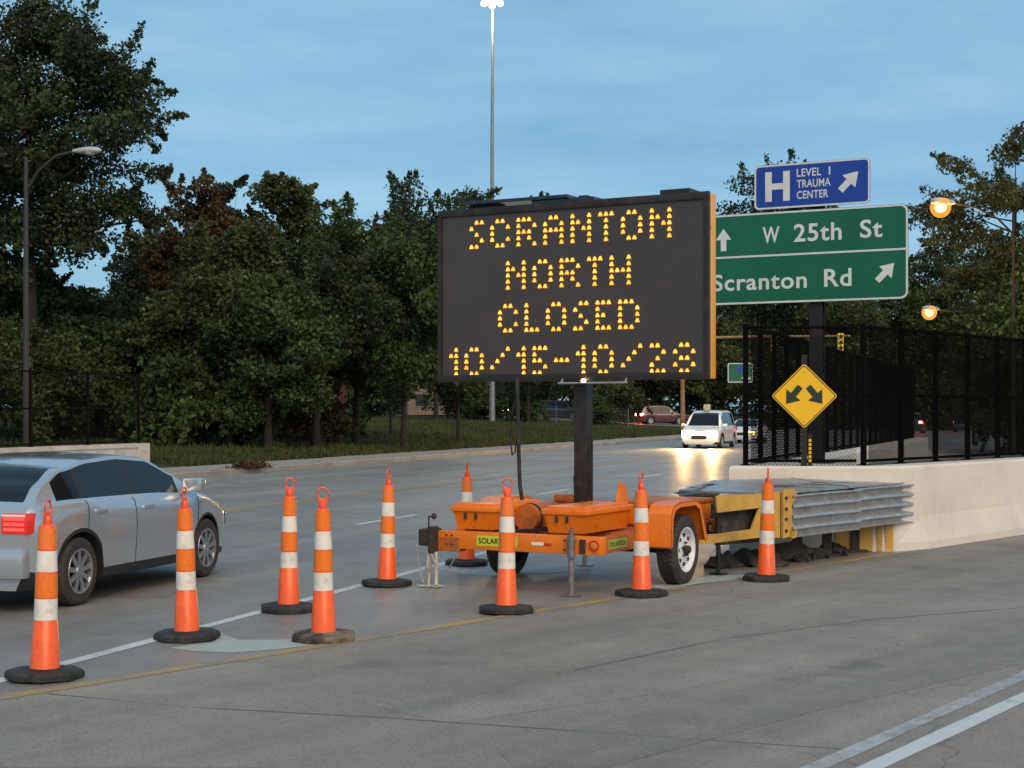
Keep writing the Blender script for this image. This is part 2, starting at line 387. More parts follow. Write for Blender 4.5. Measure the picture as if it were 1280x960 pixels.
MT['tail_hot'] = M('lit_brake_lamp', (0.6, 0.02, 0.02), 0.2, var=0, emit=(1.0, 0.05, 0.035), estr=150)
MT['tail_hot2'] = M('lit_tail_element', (0.6, 0.02, 0.02), 0.2, var=0, emit=(1.0, 0.07, 0.05), estr=1.6)
MT['bloom'] = bloom_mat()
MT['amber_lit'] = M('lit_amber_lamp', (0.8, 0.4, 0.05), 0.2, var=0, emit=(1.0, 0.45, 0.08), estr=9)
MT['signal_yellow'] = M('yellow_signal_housing', (0.85, 0.50, 0.02), 0.4, var=0.15, scale=4)
MT['silver'] = M('silver_car_paint', (0.50, 0.52, 0.55), 0.2, metal=0.6, var=0.03, scale=2, coat=0.8)
MT['white_car'] = M('white_car_paint', (0.72, 0.70, 0.68), 0.28, var=0.04, scale=2, coat=0.8)
MT['red_car'] = M('dark_red_car_paint', (0.075, 0.006, 0.008), 0.28, var=0.05, coat=0.8)
MT['dark_car'] = M('dark_grey_car_paint', (0.035, 0.037, 0.042), 0.3, metal=0.2, var=0.05, coat=0.8)
MT['car_glass'] = M('tinted_car_glass', (0.006, 0.007, 0.008), 0.06, var=0.1, spec=0.35)
MT['black_trim'] = M('black_plastic_trim', (0.016, 0.016, 0.017), 0.55, var=0.1)
MT['chrome'] = M('alloy', (0.5, 0.5, 0.52), 0.3, metal=0.85, var=0.1)
MT['brick'] = M('dark_red_brick', (0.11, 0.035, 0.026), 0.9, var=0.3, scale=3, bump=0.3, bscale=12)
MT['tan_wall'] = M('tan_siding', (0.24, 0.17, 0.12), 0.9, var=0.15)
MT['roof'] = M('dark_shingles', (0.03, 0.026, 0.024), 0.9, var=0.3, scale=4, bump=0.4, bscale=10)
MT['pane'] = M('window_glass', (0.05, 0.055, 0.06), 0.08, var=0.1, coat=0.5)
MT['trim_white'] = M('white_house_trim', (0.22, 0.20, 0.18), 0.6, var=0.1)

# ------------------------------------------------------------------ ground, roads, pavements
def strip_pt(s, q, z):
    """point s metres along and q metres left of the main road's left kerb"""
    return (-8.9 + RDX*s - RDY*q, 38.9 + RDY*s + RDX*q, z)

def lawn_z(q):
    return 0.15 if q <= 2.3 else min(1.4, 0.15 + 0.045*(q-2.3))

g = MB(); g.add([(-1500,-300,-0.06),(1500,-300,-0.06),(1500,3000,-0.06),(-1500,3000,-0.06)], [(0,1,2,3)])
g.build('ground', MT['grass'], kind='structure')

ss = list(np.arange(-80, 160, 4.0)) + [180, 220, 300, 450, 800, 1500]
qs = [2.32, 3.2, 4.5, 6, 8, 11, 15, 20, 26, 32, 50, 120, 400, 1000]
g = MB(); vs = []; fs = []
for s in ss:
    for q in qs:
        far = 1.0 if s < 150 else 1.0
        z = lawn_z(q) + (random.uniform(-0.05, 0.06) if 3 < q < 60 else 0) - (0.0 if q > 3 else 0.004)
        vs.append(strip_pt(s, q, z))
nq = len(qs)
for i in range(len(ss)-1):
    for j in range(nq-1):
        fs.append((i*nq+j, i*nq+j+1, (i+1)*nq+j+1, (i+1)*nq+j))
g.add(vs, fs); g.build('lawn', MT['grass'], smooth=60, kind='structure')

g = MB()
p = [strip_pt(-70, 0, 0), strip_pt(113, 0, 0), strip_pt(113, -24, 0), strip_pt(-70, -45, 0)]
g.add(p, [(0,1,2,3)]); g.build('road', MT['road'], kind='structure')

# ramp: everything right of the yellow gore line
YA, YB = gp(0, 873), gp(1120, 692)
def along_yellow(t, off=0.0):
    dx, dy = YB[0]-YA[0], YB[1]-YA[1]; l = math.hypot(dx, dy)
    return (YA[0] + dx*t + dy/l*off, YA[1] + dy*t - dx/l*off)
a, b = along_yellow(-1.6), along_yellow(4.2)
g = MB(); g.add([(a[0],a[1],0.004),(b[0],b[1],0.004),(b[0]+32,b[1]-24,0.004),(a[0]+40,a[1]-30,0.004)], [(0,1,2,3)])
g.build('ramp', MT['ramp'], kind='structure')

def marking(name, pts, w_, mat, z=0.0035, jit=0.006):
    """painted line through ground points, w_ wide, slightly ragged"""
    mb = MB(); P = [Vector((x, y, 0)) for x, y in pts]
    dense = []
    for i in range(len(P)-1):
        n_ = max(1, int((P[i+1]-P[i]).length/0.5))
        dense += [P[i].lerp(P[i+1], k/n_) for k in range(n_)]
    dense.append(P[-1]); vs = []; fs = []
    for i, p_ in enumerate(dense):
        t = (dense[min(i+1, len(dense)-1)] - dense[max(i-1, 0)]).normalized()
        nrm = Vector((-t.y, t.x, 0)); k = w_/2 + random.uniform(-jit, jit)
        vs += [tuple(p_ + nrm*k + Vector((0,0,z))), tuple(p_ - nrm*k + Vector((0,0,z)))]
        if i: fs.append((2*i-2, 2*i-1, 2*i+1, 2*i))
    mb.add(vs, fs)
    return mb.build(name, mat, kind='structure')

def road_line(q, s0, s1):
    return [strip_pt(s0, -q, 0)[:2], strip_pt(s1, -q, 0)[:2]]

A, B = gp(0, 851), gp(545, 707)
def ext(a, b, t): return (a[0]+(b[0]-a[0])*t, a[1]+(b[1]-a[1])*t)
marking('gore_edge_line', [ext(A,B,-0.5), A, B, ext(A,B,1.5)], 0.12, MT['white_paint'])
marking('yellow_ramp_line', [along_yellow(-0.6), along_yellow(0.36), along_yellow(0.62)], 0.13, MT['yellow_paint'], z=0.0065)
marking('yellow_ramp_line', [along_yellow(0.70), along_yellow(0.99)], 0.10, MT['yellow_paint'], z=0.0065)
marking('yellow_centre_line', road_line(7.5, -60, 110), 0.13, MT['yellow_paint'])
marking('yellow_centre_line', road_line(7.75, -60, 110), 0.10, MT['yellow_paint'])
marking('lane_line', road_line(4.3, -60, 110), 0.10, MT['faint_white'])
marking('lane_line', road_line(1.0, -60, 110), 0.10, MT['faint_white'])
for k in range(-4, 10):
    s0 = -21.5 + k*9.0
    marking('lane_dash', road_line(11.15, s0, s0+2.4), 0.12, MT['white_paint'])
for (u0, v0, u1, v1, w_, m_) in ((1020,960,1280,845,0.11,'faint_white'), (1090,960,1280,872,0.11,'white_paint')):
    a, b = gp(u0, v0), gp(u1, v1)
    marking('ramp_lane_line', [ext(a,b,-1.0), a, b, ext(a,b,3.0)], w_, MT[m_], z=0.0065)

def paint_poly(name, px, mat, z):
    mb = MB(); P = [gp(u, v) for u, v in px]
    mb.add([(x, y, z) for x, y in P], [tuple(range(len(P)))])
    return mb.build(name, mat, kind='structure')
paint_poly('gore_chevron', [(262,789),(272,788),(283,795),(300,800),(345,800),(405,797),(440,799),(400,806),(345,812),(290,816),(240,814),(212,810),(240,806),(268,803),(272,798)], MT['pale_gore'], 0.002)
paint_poly('gore_chevron', [(546,706),(556,704),(575,711),(630,712),(700,709),(745,706),(735,712),(690,717),(625,721),(580,718),(556,713)], MT['pale_gore'], 0.002)
paint_poly('gore_chevron', [(806,735),(850,724),(905,719),(938,718),(928,724),(870,730),(830,738)], MT['pale_gore'], 0.002)
MT['seal'] = M('joint_sealer', (0.135, 0.125, 0.11), 0.7, var=0.3, scale=4)
for pts in ([(60,868),(240,885),(480,898),(755,917),(1060,938)], [(1280,760),(1090,775),(900,800),(720,838)]):
    marking('sealed_joint', [gp(u_, v_) for u_, v_ in pts], 0.016, MT['seal'], z=0.0058, jit=0.007)
# paving patches and sealed joints in the foreground
pm = road_mat('pale_patch_pavement', 0.212, RAMP_ANG, 0.8, (1.11, 1.0, 0.88))
dm = road_mat('dark_patch_pavement', 0.18, RAMP_ANG, 0.75, (1.12, 1.0, 0.87))
paint_poly('pavement_patch', [(455,880),(610,862),(860,842),(1000,822),(1010,832),(820,868),(560,905)], pm, 0.0050)
paint_poly('pavement_patch', [(0,905),(190,893),(330,960),(0,960)], pm, 0.0050)
paint_poly('pavement_patch', [(620,935),(900,868),(1180,800),(1280,790),(1280,830),(1020,890),(760,960),(640,960)], dm, 0.0055)
#paint_poly('pavement_patch', [(640,720),(740,705),(905,700),(900,710),(760,722),(680,740)], dm, 0.0078)

# kerb and pavement along the far side
kb = MB(); K0, K1 = -75, 150
pr = [(0.0,-0.02),(0.0,0.12),(-0.025,0.15),(-0.17,0.15),(-0.17,-0.02)]
n_ = 60
for i in range(n_):
    s0, s1 = K0+(K1-K0)*i/n_, K0+(K1-K0)*(i+1)/n_-0.02
    vs = [strip_pt(s0, -q, z) for q, z in pr] + [strip_pt(s1, -q, z) for q, z in pr]
    kb.add(vs, [(k,(k+1)%5,5+(k+1)%5,5+k) for k in range(5)] + [(4,3,2,1,0),(5,6,7,8,9)])
kb.build('kerb', MT['sidewalk'], kind='structure')
sw = bpy.data.objects.new('sidewalk', None); COL.objects.link(sw); sw['kind'] = 'structure'
sm = MB(); sm.box(0, 1.49, 0, 2.12, -0.1, 0, ch=0.012)
slab0 = sm.build('slab', MT['sidewalk'], sw)
for k in range(78):
    o = slab0 if k == 0 else slab0.copy()
    if k: COL.objects.link(o)
    o.parent = sw
    x, y, _ = strip_pt(-22 + k*1.5, 0.18, 0)
    o.location = (x, y, 0.150 + random.uniform(-0.012, 0.006)); o.rotation_euler = (random.uniform(-.004,.004), 0, math.pi/2 - ROAD_ANG)

# ------------------------------------------------------------------ text and arrows
def text_mesh(body, width=None, height=None, bold=0.0, depth=0.004, spacing=1.0, wordsp=1.0):
    cu = bpy.data.curves.new('lettering', 'FONT')
    cu.body = body; cu.size = 1.0; cu.offset = bold; cu.space_character = spacing; cu.space_word = wordsp
    cu.resolution_u = 4
    o = bpy.data.objects.new('lettering', cu); COL.objects.link(o)
    me = bpy.data.meshes.new_from_object(o.evaluated_get(bpy.context.evaluated_depsgraph_get()))
    bpy.data.objects.remove(o); bpy.data.curves.remove(cu)
    vs = np.array([v.co[:] for v in me.vertices])
    fs = [tuple(p.vertices) for p in me.polygons]
    bpy.data.meshes.remove(me)
    lo, hi = vs.min(0), vs.max(0)
    sx = width/(hi[0]-lo[0]) if width else None
    sy = height/(hi[1]-lo[1]) if height else None
    sx = sx or sy; sy = sy or sx
    vs[:,0] = (vs[:,0]-lo[0])*sx; vs[:,1] = (vs[:,1]-lo[1])*sy
    return vs, fs

def put_text(mb, body, x, z, y, width, height, bold=0.02, spacing=1.0, wordsp=1.0, drop=0.0):
    """flat lettering on a face that looks towards local -Y"""
    vs, fs = text_mesh(body, width, height, bold, spacing=spacing, wordsp=wordsp)
    mb.add([(x+a, y, z-drop+b) for a, b, _ in vs], fs)

def put_poly(mb, pts, y, thick=0.003):
    mb.prism(pts, y-thick, y, axis='y')

def arrow_pts(cx, cz, L_, ang, head=0.55, hw=0.42, sw_=0.17):
    """arrow of length L_ pointing along ang (0 = right, 90 = up)"""
    c, s = math.cos(ang), math.sin(ang)
    raw = [(-0.5,-sw_),(0.5-head,-sw_),(0.5-head,-hw),(0.5,0),(0.5-head,hw),(0.5-head,sw_),(-0.5,sw_)]
    return [(cx + L_*(a*c-b*s), cz + L_*(a*s+b*c)) for a, b in raw]

def rounded(x0, x1, z0, z1, r_, n=5):
    out = []
    for cx, cz, a0 in ((x1-r_,z0+r_,-90),(x1-r_,z1-r_,0),(x0+r_,z1-r_,90),(x0+r_,z0+r_,180)):
        for k in range(n+1):
            a = R(a0+90*k/n); out.append((cx+r_*math.cos(a), cz+r_*math.sin(a)))
    return out

def ring(mb, outer, inner, y0, y1):
    n = len(outer)
    for i in range(n):
        j = (i+1) % n
        a, b, c, d = outer[i], outer[j], inner[j], inner[i]
        vs = [(p_[0], y0, p_[1]) for p_ in (a,b,c,d)] + [(p_[0], y1, p_[1]) for p_ in (a,b,c,d)]
        mb.add(vs, [(0,1,2,3),(7,6,5,4),(0,4,5,1),(2,6,7,3)])

# ------------------------------------------------------------------ traffic cones
def make_cone():
    t = thing('traffic_cone', '', 'traffic cone', group='tall orange and white cones round the trailer')
    prof = [(0.030,0.985),(0.052,0.98),(0.0525,0.97)]
    mb = MB(); mb.lathe([(0.102,0.048),(0.098,0.06),(0.094,0.075),(0.0765,0.365),(0.0735,0.37),(0.070,0.514),(0.067,0.677),(0.0595,0.822),(0.0535,0.968),(0.050,0.982),(0.024,0.992)], 40)
    mb.build('cone_body', MT['orange_cone'], t, smooth=40)
    def band(name, z0, z1, r0, r1, mat):
        b_ = MB(); b_.lathe([(r0-0.003,z0),(r0+0.0022,z0+0.003),(r1+0.0022,z1-0.003),(r1-0.003,z1)], 40)
        b_.build(name, mat, t, smooth=40)
    band('orange_band', 0.826, 0.962, 0.0595, 0.0540, MT['orange_band'])
    band('white_band', 0.681, 0.820, 0.0668, 0.0597, MT['white_band'])
    band('orange_band', 0.518, 0.675, 0.0700, 0.0671, MT['orange_band'])
    band('white_band', 0.372, 0.512, 0.0735, 0.0702, MT['white_band'])
    h = MB(); h.lathe([(0.026,0.985),(0.030,0.995),(0.028,1.035),(0.02,1.045)], 20)
    loop = [(0.041*math.cos(R(a)), 0, 1.098+0.041*math.sin(R(a))*1.1) for a in range(-90, 271, 15)]
    h.tube(loop, 0.0075, 8, caps=False)
    h.tube([(-0.036,0,1.075),(-0.030,0,1.02)], 0.007, 8); h.tube([(0.036,0,1.075),(0.030,0,1.02)], 0.007, 8)
    h.box(-0.030, 0.030, -0.006, 0.006, 1.02, 1.062, ch=0.004)
    h.build('handle', MT['handle'], t, smooth=40)
    bs = MB(); bs.lathe([(0.240,0.0),(0.250,0.006),(0.250,0.036),(0.236,0.052),(0.150,0.056),(0.118,0.068),(0.104,0.066)], 8, ph=R(22.5))
    bs.build('rubber_base', MT['rubber'], t)
    return t

CONES = [
    ((-3.016, 9.93), 80, 'orange and white cone in front of the silver car near the left edge', 'rubber'),
    ((-2.46, 11.65), 78, 'orange and white cone on the pale gore marking beside the white edge line', 'rubber'),
    ((-1.42, 11.60), 4, 'orange and white cone with a worn brown dusty rubber base', 'dusty_rubber'),
    ((-1.93, 13.28), 10, 'orange and white cone standing just behind the one with the brown dusty base', 'rubber'),
    ((-1.24, 15.24), 72, 'orange and white cone on the white edge line left of the trailer hitch', 'rubber'),
    ((-0.51, 17.30), 84, 'orange and white cone behind the trailer hitch, partly hidden by the front beam', 'rubber'),
    ((-0.05, 13.18), 2, 'orange and white cone in front of the trailer covering part of its yellow decal', 'rubber'),
    ((1.21, 14.38), 62, 'orange and white cone in front of the trailer fender beside the near wheel', 'rubber'),
    ((2.59, 15.68), 76, 'orange and white cone in front of the yellow nose of the guardrail crash cushion', 'rubber'),
]
cone0 = make_cone()
for i, ((x, y), rz, lab, base) in enumerate(CONES):
    c = cone0 if i == 0 else copy_tree(cone0)
    c.location = (x, y, 0.006); c.rotation_euler = (R(random.uniform(-1.3,1.3)), R(random.uniform(-1.6,1.6)), R(rz)); c['label'] = lab
    if base != 'rubber':
        for ch in c.children:
            if ch.name.startswith('rubber_base'):
                ch.data = ch.data.copy(); ch.data.materials[0] = MT[base]; ch['label'] = 'dusty brown rubber base'

# ------------------------------------------------------------------ message board trailer
TR = thing('message_board_trailer', 'orange trailer carrying a black message board with amber letters on a dark mast', 'trailer', (0.80, 15.90, 0), R(-29))
FY = -1.42                                      # local y of the front beam's face (local -y looks towards the viewer)
Z0, Z1 = 0.385, 0.555
m = MB(); m.box(-0.97, 0.82, FY, FY+0.12, Z0, Z1, ch=0.012); m.build('front_beam', MT['orange_paint'], TR, smooth=35)
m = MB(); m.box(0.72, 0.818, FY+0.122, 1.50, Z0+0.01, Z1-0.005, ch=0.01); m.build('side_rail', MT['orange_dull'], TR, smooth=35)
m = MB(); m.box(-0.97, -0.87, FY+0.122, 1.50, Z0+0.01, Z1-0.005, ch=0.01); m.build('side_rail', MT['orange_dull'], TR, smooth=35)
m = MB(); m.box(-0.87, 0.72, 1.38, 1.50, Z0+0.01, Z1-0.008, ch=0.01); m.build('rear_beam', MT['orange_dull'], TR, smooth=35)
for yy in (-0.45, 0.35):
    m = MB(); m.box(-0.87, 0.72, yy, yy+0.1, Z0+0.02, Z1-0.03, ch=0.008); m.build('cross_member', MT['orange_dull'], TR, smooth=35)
m = MB(); m.box(-0.98, 0.98, -0.04, 0.04, 0.30, 0.38, ch=0.01); m.build('axle', MT['black_steel'], TR)

def battery_box(x0, x1, y0, y1, z0, z1, open_lid=False):
    mb = MB()
    ins = 0.035
    vs = [(x0+ins,y0+ins,z0),(x1-ins,y0+ins,z0),(x1-ins,y1-ins,z0),(x0+ins,y1-ins,z0),(x0,y0,z1-0.07),(x1,y0,z1-0.07),(x1,y1,z1-0.07),(x0,y1,z1-0.07)]
    mb.add(vs, [(3,2,1,0),(4,5,6,7),(0,1,5,4),(1,2,6,5),(2,3,7,6),(3,0,4,7)])
    body = mb.build('battery_box', MT['orange_paint'], TR)
    l = MB(); l.box(x0-0.022, x1+0.022, y0-0.022, y1+0.022, z1-0.072, z1-0.015, ch=0.012)
    l.box(x0+0.02, x1-0.02, y0+0.02, y1-0.02, z1-0.018, z1+0.008, ch=0.008)
    l.build('lid', MT['orange_paint'], body, smooth=35)
    for hx in (0.3, 0.55):
        h = MB(); hx = x0+(x1-x0)*hx; h.box(hx-0.012, hx+0.012, y0-0.012, y0+0.02, z1-0.145, z1-0.085, ch=0.003)
        h.build('latch', MT['rust'], body)
    return body
battery_box(-0.98, -0.50, -1.10, -0.10, Z1-0.004, 0.80)
battery_box(0.05, 0.50, -1.10, -0.06, Z1-0.004, 0.80)
# drum-like controller housing between the boxes, held by a black strap
m = MB(); m.tube([(-0.36,-0.72,0.66),(-0.36,-0.15,0.66)], 0.135, 20); m.box(-0.48,-0.10,-0.52,-0.18,0.55,0.70,ch=0.03)
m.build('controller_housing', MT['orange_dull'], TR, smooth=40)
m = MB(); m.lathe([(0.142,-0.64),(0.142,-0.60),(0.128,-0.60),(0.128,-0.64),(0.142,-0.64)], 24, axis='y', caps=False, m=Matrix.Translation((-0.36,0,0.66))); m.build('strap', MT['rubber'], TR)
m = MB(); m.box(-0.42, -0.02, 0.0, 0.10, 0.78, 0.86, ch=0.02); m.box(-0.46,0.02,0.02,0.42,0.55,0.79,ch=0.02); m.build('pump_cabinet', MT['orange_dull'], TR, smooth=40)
m = MB(); m.box(0.10, 0.78, 0.32, 1.42, Z1-0.004, 0.74, ch=0.02); cab = m.build('control_cabinet', MT['orange_paint'], TR, smooth=35)
m = MB(); m.box(0.08, 0.80, 0.30, 1.44, 0.742, 0.79, ch=0.015); m.build('lid', MT['orange_dull'], cab, smooth=35)
m = MB(); m.prism([(0.0,0.79),(0.24,0.79),(0.17,0.93),(0.12,0.99),(0.05,0.99)], 0.30, 0.34, axis='x'); m.build('board_rest', MT['orange_paint'], TR)
# open floor plate
m = MB(); m.box(-0.868, 0.718, -0.34, 0.34, Z1-0.055, Z1-0.03); m.build('floor_plate', MT['orange_dull'], TR)

for pts in ([(-0.55,-0.2,0.70),(-0.42,0.05,0.60),(-0.25,0.10,0.57),(-0.19,0.06,0.75),(-0.19,0.03,1.05)], [(0.08,-0.1,0.66),(0.02,0.0,0.58),(-0.0,0.06,0.62),(0.005,0.05,0.95),(0.005,0.05,1.5)], [(0.3,0.33,0.68),(0.22,0.18,0.585),(0.1,0.12,0.58),(0.0,0.09,0.7)], [(-0.30,-1.2,0.565),(-0.18,-0.9,0.56),(-0.05,-0.95,0.562),(0.02,-0.6,0.57)]):
    m = MB(); fine = []
    P = [Vector(p_) for p_ in pts]
    for i_ in range(len(P)-1):
        for k_ in range(4): fine.append(P[i_].lerp(P[i_+1], k_/4))
    fine.append(P[-1]); fine = [fine[0]] + [(fine[i_-1]+fine[i_]*2+fine[i_+1])/4 for i_ in range(1,len(fine)-1)] + [fine[-1]]
    m.tube(fine, 0.012, 8); m.build('hose', MT['rubber'], TR, smooth=60)
for bx_ in (-0.86, -0.80, 0.44, 0.62):
    for bz_ in (0.425, 0.515):
        m = MB(); m.lathe([(0.011,FY),(0.011,FY-0.008),(0,FY-0.009)],6,axis='y',m=Matrix.Translation((bx_,0,bz_))); m.build('bolt', MT['rust'], TR)
# fender and wheels
def fender(sx):
    xa, xb = (0.85, 1.10) if sx > 0 else (-1.10, -0.85)
    prof = [(-0.44,0.40),(-0.42,0.72),(-0.36,0.80),(-0.22,0.83),(0.22,0.83),(0.34,0.78),(0.52,0.42)]
    mb = MB(); th = 0.012
    inn = [(y*0.96 + (0 if abs(y) > 0.3 else 0), z-th*1.3) for y, z in prof]
    for i in range(len(prof)-1):
        (y0,z0),(y1,z1) = prof[i], prof[i+1]; (a0,b0),(a1,b1) = inn[i], inn[i+1]
        vs = [(xa,y0,z0),(xb,y0,z0),(xb,y1,z1),(xa,y1,z1),(xa,a0,b0),(xb,a0,b0),(xb,a1,b1),(xa,a1,b1)]
        mb.add(vs, [(0,1,2,3),(7,6,5,4),(1,5,6,2),(0,3,7,4),(0,4,5,1),(3,2,6,7)])
    # outer lip and inner skirt
    xo = xb if sx > 0 else xa
    lip = [(y, z) for y, z in prof] + [(y*0.90, z-0.055) for y, z in reversed(prof)]
    for i in range(len(prof)-1):
        a = [prof[i], prof[i+1], (prof[i+1][0]*0.90, prof[i+1][1]-0.05), (prof[i][0]*0.90, prof[i][1]-0.05 if 0 < i else prof[i][1])]
        mb.add([(xo,y,z) for y,z in a]+[(xo-0.006*sx,y,z) for y,z in a], [(0,1,2,3),(7,6,5,4),(0,4,5,1),(2,6,7,3),(1,5,6,2),(3,7,4,0)])
    xi = xa if sx > 0 else xb
    mb.prism([(-0.44,0.56),(-0.42,0.72),(-0.36,0.80),(-0.22,0.826),(0.22,0.826),(0.34,0.78),(0.46,0.56)], xi-0.004, xi+0.004, axis='x')
    return mb.build('fender', MT['orange_paint'], TR, smooth=25)
fender(1); fender(-1)

def trailer_wheel(x, sx):
    T = Matrix.Translation((x, 0, 0.345))
    m = MB(); w2 = 0.10
    prof = [(0.215,-w2*0.9),(0.25,-w2),(0.305,-w2),(0.335,-w2*0.8),(0.343,-w2*0.55),(0.345,0),(0.343,w2*0.55),(0.335,w2*0.8),(0.305,w2),(0.25,w2),(0.215,w2*0.9)]
    m.lathe(prof, 48, axis='x', m=T, caps=False)
    for k in range(48):                       # tread blocks
        a = 2*math.pi*k/48
        rot = Matrix.Translation((x,0,0.345)) @ Matrix.Rotation(a, 4, 'X')
        for xx in (-0.055, 0.0, 0.055):
            m.box(xx-0.022, xx+0.022, -0.016, 0.016, 0.338, 0.351, m=rot @ Matrix.Rotation(R(12)*(1 if xx else -1),4,'Z'))
    wh = m.build('wheel', MT['tyre'], TR, smooth=30)
    r = MB(); o = 0.07*sx
    r.lathe([(0.222,o+0.02*sx),(0.226,o+0.028*sx),(0.210,o+0.026*sx),(0.195,o-0.005*sx),(0.185,o-0.03*sx),(0.155,o-0.012*sx),(0.10,o+0.004*sx),(0.07,o+0.002*sx),(0.0,o+0.002*sx)], 40, axis='x', m=T, caps=False)
    r.build('rim', MT['rim'], wh, smooth=40)
    for k in range(8):
        s = MB(); a = 2*math.pi*k/8
        s.tube([(x+o-0.02*sx, 0.145*math.cos(a), 0.345+0.145*math.sin(a)), (x+o+0.004*sx, 0.145*math.cos(a), 0.345+0.145*math.sin(a))], 0.021, 10)
        s.build('rim_slot', MT['black_trim'], wh)
    h = MB(); h.lathe([(0.042,o),(0.042,o+0.05*sx),(0.03,o+0.065*sx),(0.0,o+0.067*sx)], 20, axis='x', m=T)
    h.build('hub_cap', MT['rust'], wh, smooth=40)
    for k in range(5):
        n_ = MB(); a = 2*math.pi*k/5+0.3
        n_.tube([(x+o, 0.068*math.cos(a), 0.345+0.068*math.sin(a)), (x+o+0.028*sx, 0.068*math.cos(a), 0.345+0.068*math.sin(a))], 0.012, 6)
        n_.build('lug_nut', MT['rust'], wh)
trailer_wheel(0.985, 1); trailer_wheel(-0.96, -1)

# hitch, jacks, chains
n_before = set(bpy.data.objects)
HT = TR
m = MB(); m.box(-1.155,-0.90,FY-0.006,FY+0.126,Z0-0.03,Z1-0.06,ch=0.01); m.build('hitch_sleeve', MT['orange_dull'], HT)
m = MB(); m.box(-1.32,-1.152,FY-0.10,FY+0.10,0.405,0.575,ch=0.025); m.box(-1.20,-1.14,FY-0.115,FY+0.0,0.34,0.60,ch=0.015); m.tube([(-1.36,FY+0.04,0.44),(-1.27,FY+0.04,0.46)],[0.05,0.04],10); m.box(-1.38,-1.28,FY+0.0,FY+0.08,0.405,0.43,ch=0.01); m.box(-1.27,-1.17,FY+0.0,FY+0.06,0.57,0.585)
m.build('hitch_coupler', MT['rust'], HT)
m = MB(); m.tube([(-1.225,FY-0.05,0.70),(-1.225,FY-0.05,0.585)],0.008,6); m.tube([(-1.225,FY-0.05,0.69),(-1.17,FY-0.05,0.70)],0.008,6); m.lathe([(0.0,0.665),(0.022,0.675),(0.026,0.70),(0.02,0.725),(0,0.73)],12,m=Matrix.Translation((-1.165,FY-0.05,0)))
m.build('jack_crank', MT['rust'], HT)
m = MB(); m.tube([(-1.225,FY-0.05,0.41),(-1.225,FY-0.05,0.18)],0.036,14); m.tube([(-1.14,FY-0.05,0.35),(-1.14,FY-0.05,0.03)],0.022,12); m.tube([(-1.225,FY-0.05,0.2),(-1.225,FY-0.05,0.02)],0.026,12); m.box(-1.32,-1.09,FY-0.12,FY+0.02,0.008,0.022)
m.build('tongue_jack', MT['pale_tube'], HT, smooth=40)
ch = MB()
for (x0,z0,x1,z1,sag) in ((-1.34,0.42,-1.16,0.40,0.36),(-1.2,0.40,-0.86,0.40,0.22)):
    pts = [(x0+(x1-x0)*t, FY-0.09, z0+(z1-z0)*t - sag*4*t*(1-t)) for t in np.linspace(0,1,13)]
    ch.tube(pts, 0.006, 6)
ch.build('safety_chain', MT['galv'], HT)
for o in set(bpy.data.objects) - n_before: o.location.x += 0.19
def drop_jack(x, y, mat, ztop=0.62, r_=0.034):
    mb = MB(); mb.tube([(x,y,0.015),(x,y,0.40)], r_*0.82, 14); mb.tube([(x,y,0.36),(x,y,ztop-0.06)], r_*1.12, 14); mb.tube([(x,y,ztop-0.06),(x,y,ztop)], r_*0.7, 12)
    mb.tube([(x,y,ztop),(x,y,ztop+0.03)], r_*0.35, 8); mb.tube([(x-0.06,y,ztop-0.10),(x+0.06,y,ztop-0.10)], 0.008, 6)
    mb.box(x-0.085,x+0.085,y-0.06,y+0.06,0.006,0.018)
    return mb.build('support_jack', mat, TR, smooth=40)
drop_jack(0.53, FY-0.045, MT['grey_tube'])
m = MB(); m.box(0.60,0.66,FY-0.02,FY+0.0,0.40,0.53,ch=0.006); m.build('jack_bracket', MT['rust'], TR)
drop_jack(1.03, 0.99, MT['black_steel'], 0.60, 0.03)
drop_jack(-0.62, 1.14, MT['pale_tube'], 0.5)

# decals, reflectors and lamps on the beam
m = MB(); m.box(-0.52,-0.07,FY-0.003,FY+0.001,0.425,0.525); de = m.build('decal', MT['decal_yellow'], TR)
m = MB(); put_text(m, 'SOLARTECH', -0.495, 0.447, FY-0.0045, 0.40, 0.056, bold=0.02); m.build('lettering', MT['ink'], de)
m = MB(); m.box(0.8185,0.8215,-1.26,-0.86,0.43,0.52); de2 = m.build('decal', MT['decal_green'], TR)
vs, fs = text_mesh('SOLARTECH', 0.35, 0.045, 0.02)
m = MB(); m.add([(0.823, -1.235+a, 0.452+b) for a, b, _ in vs], fs); m.build('lettering', MT['ink'], de2)
m = MB(); m.box(0.8185,0.8215,0.50,0.80,0.43,0.53); de3 = m.build('decal', MT['decal_green'], TR)
m = MB(); m.add([(0.823, 0.52+a*0.72, 0.456+b) for a, b, _ in vs], fs); m.build('lettering', MT['ink'], de3)
m = MB(); m.box(0.085,0.215,FY-0.004,FY+0.001,0.455,0.485,ch=0.001); m.build('white_reflector', MT['white_reflector'], TR)
m = MB(); m.box(0.216,0.30,FY-0.004,FY+0.001,0.455,0.480,ch=0.001); m.build('red_reflector', MT['red_reflector'], TR)
m = MB(); m.lathe([(0.052,FY+0.0),(0.052,FY-0.012),(0.038,FY-0.012),(0.038,FY+0.0)],24,axis='y',m=Matrix.Translation((0.745,0,0.475))); mk = m.build('marker_lamp', MT['red_reflector'], TR)
m = MB(); m.lathe([(0.037,FY-0.002),(0.036,FY-0.01),(0.02,FY-0.016),(0,FY-0.017)],20,axis='y',m=Matrix.Translation((0.745,0,0.475))); m.build('lens', MT['amber_lens'], mk)
m = MB(); m.lathe([(0.055,0.82),(0.055,0.85),(0.03,0.852)],20,axis='x',m=Matrix.Translation((0.0,1.22,0.47))); tl = m.build('rear_lamp', MT['black_trim'], TR)
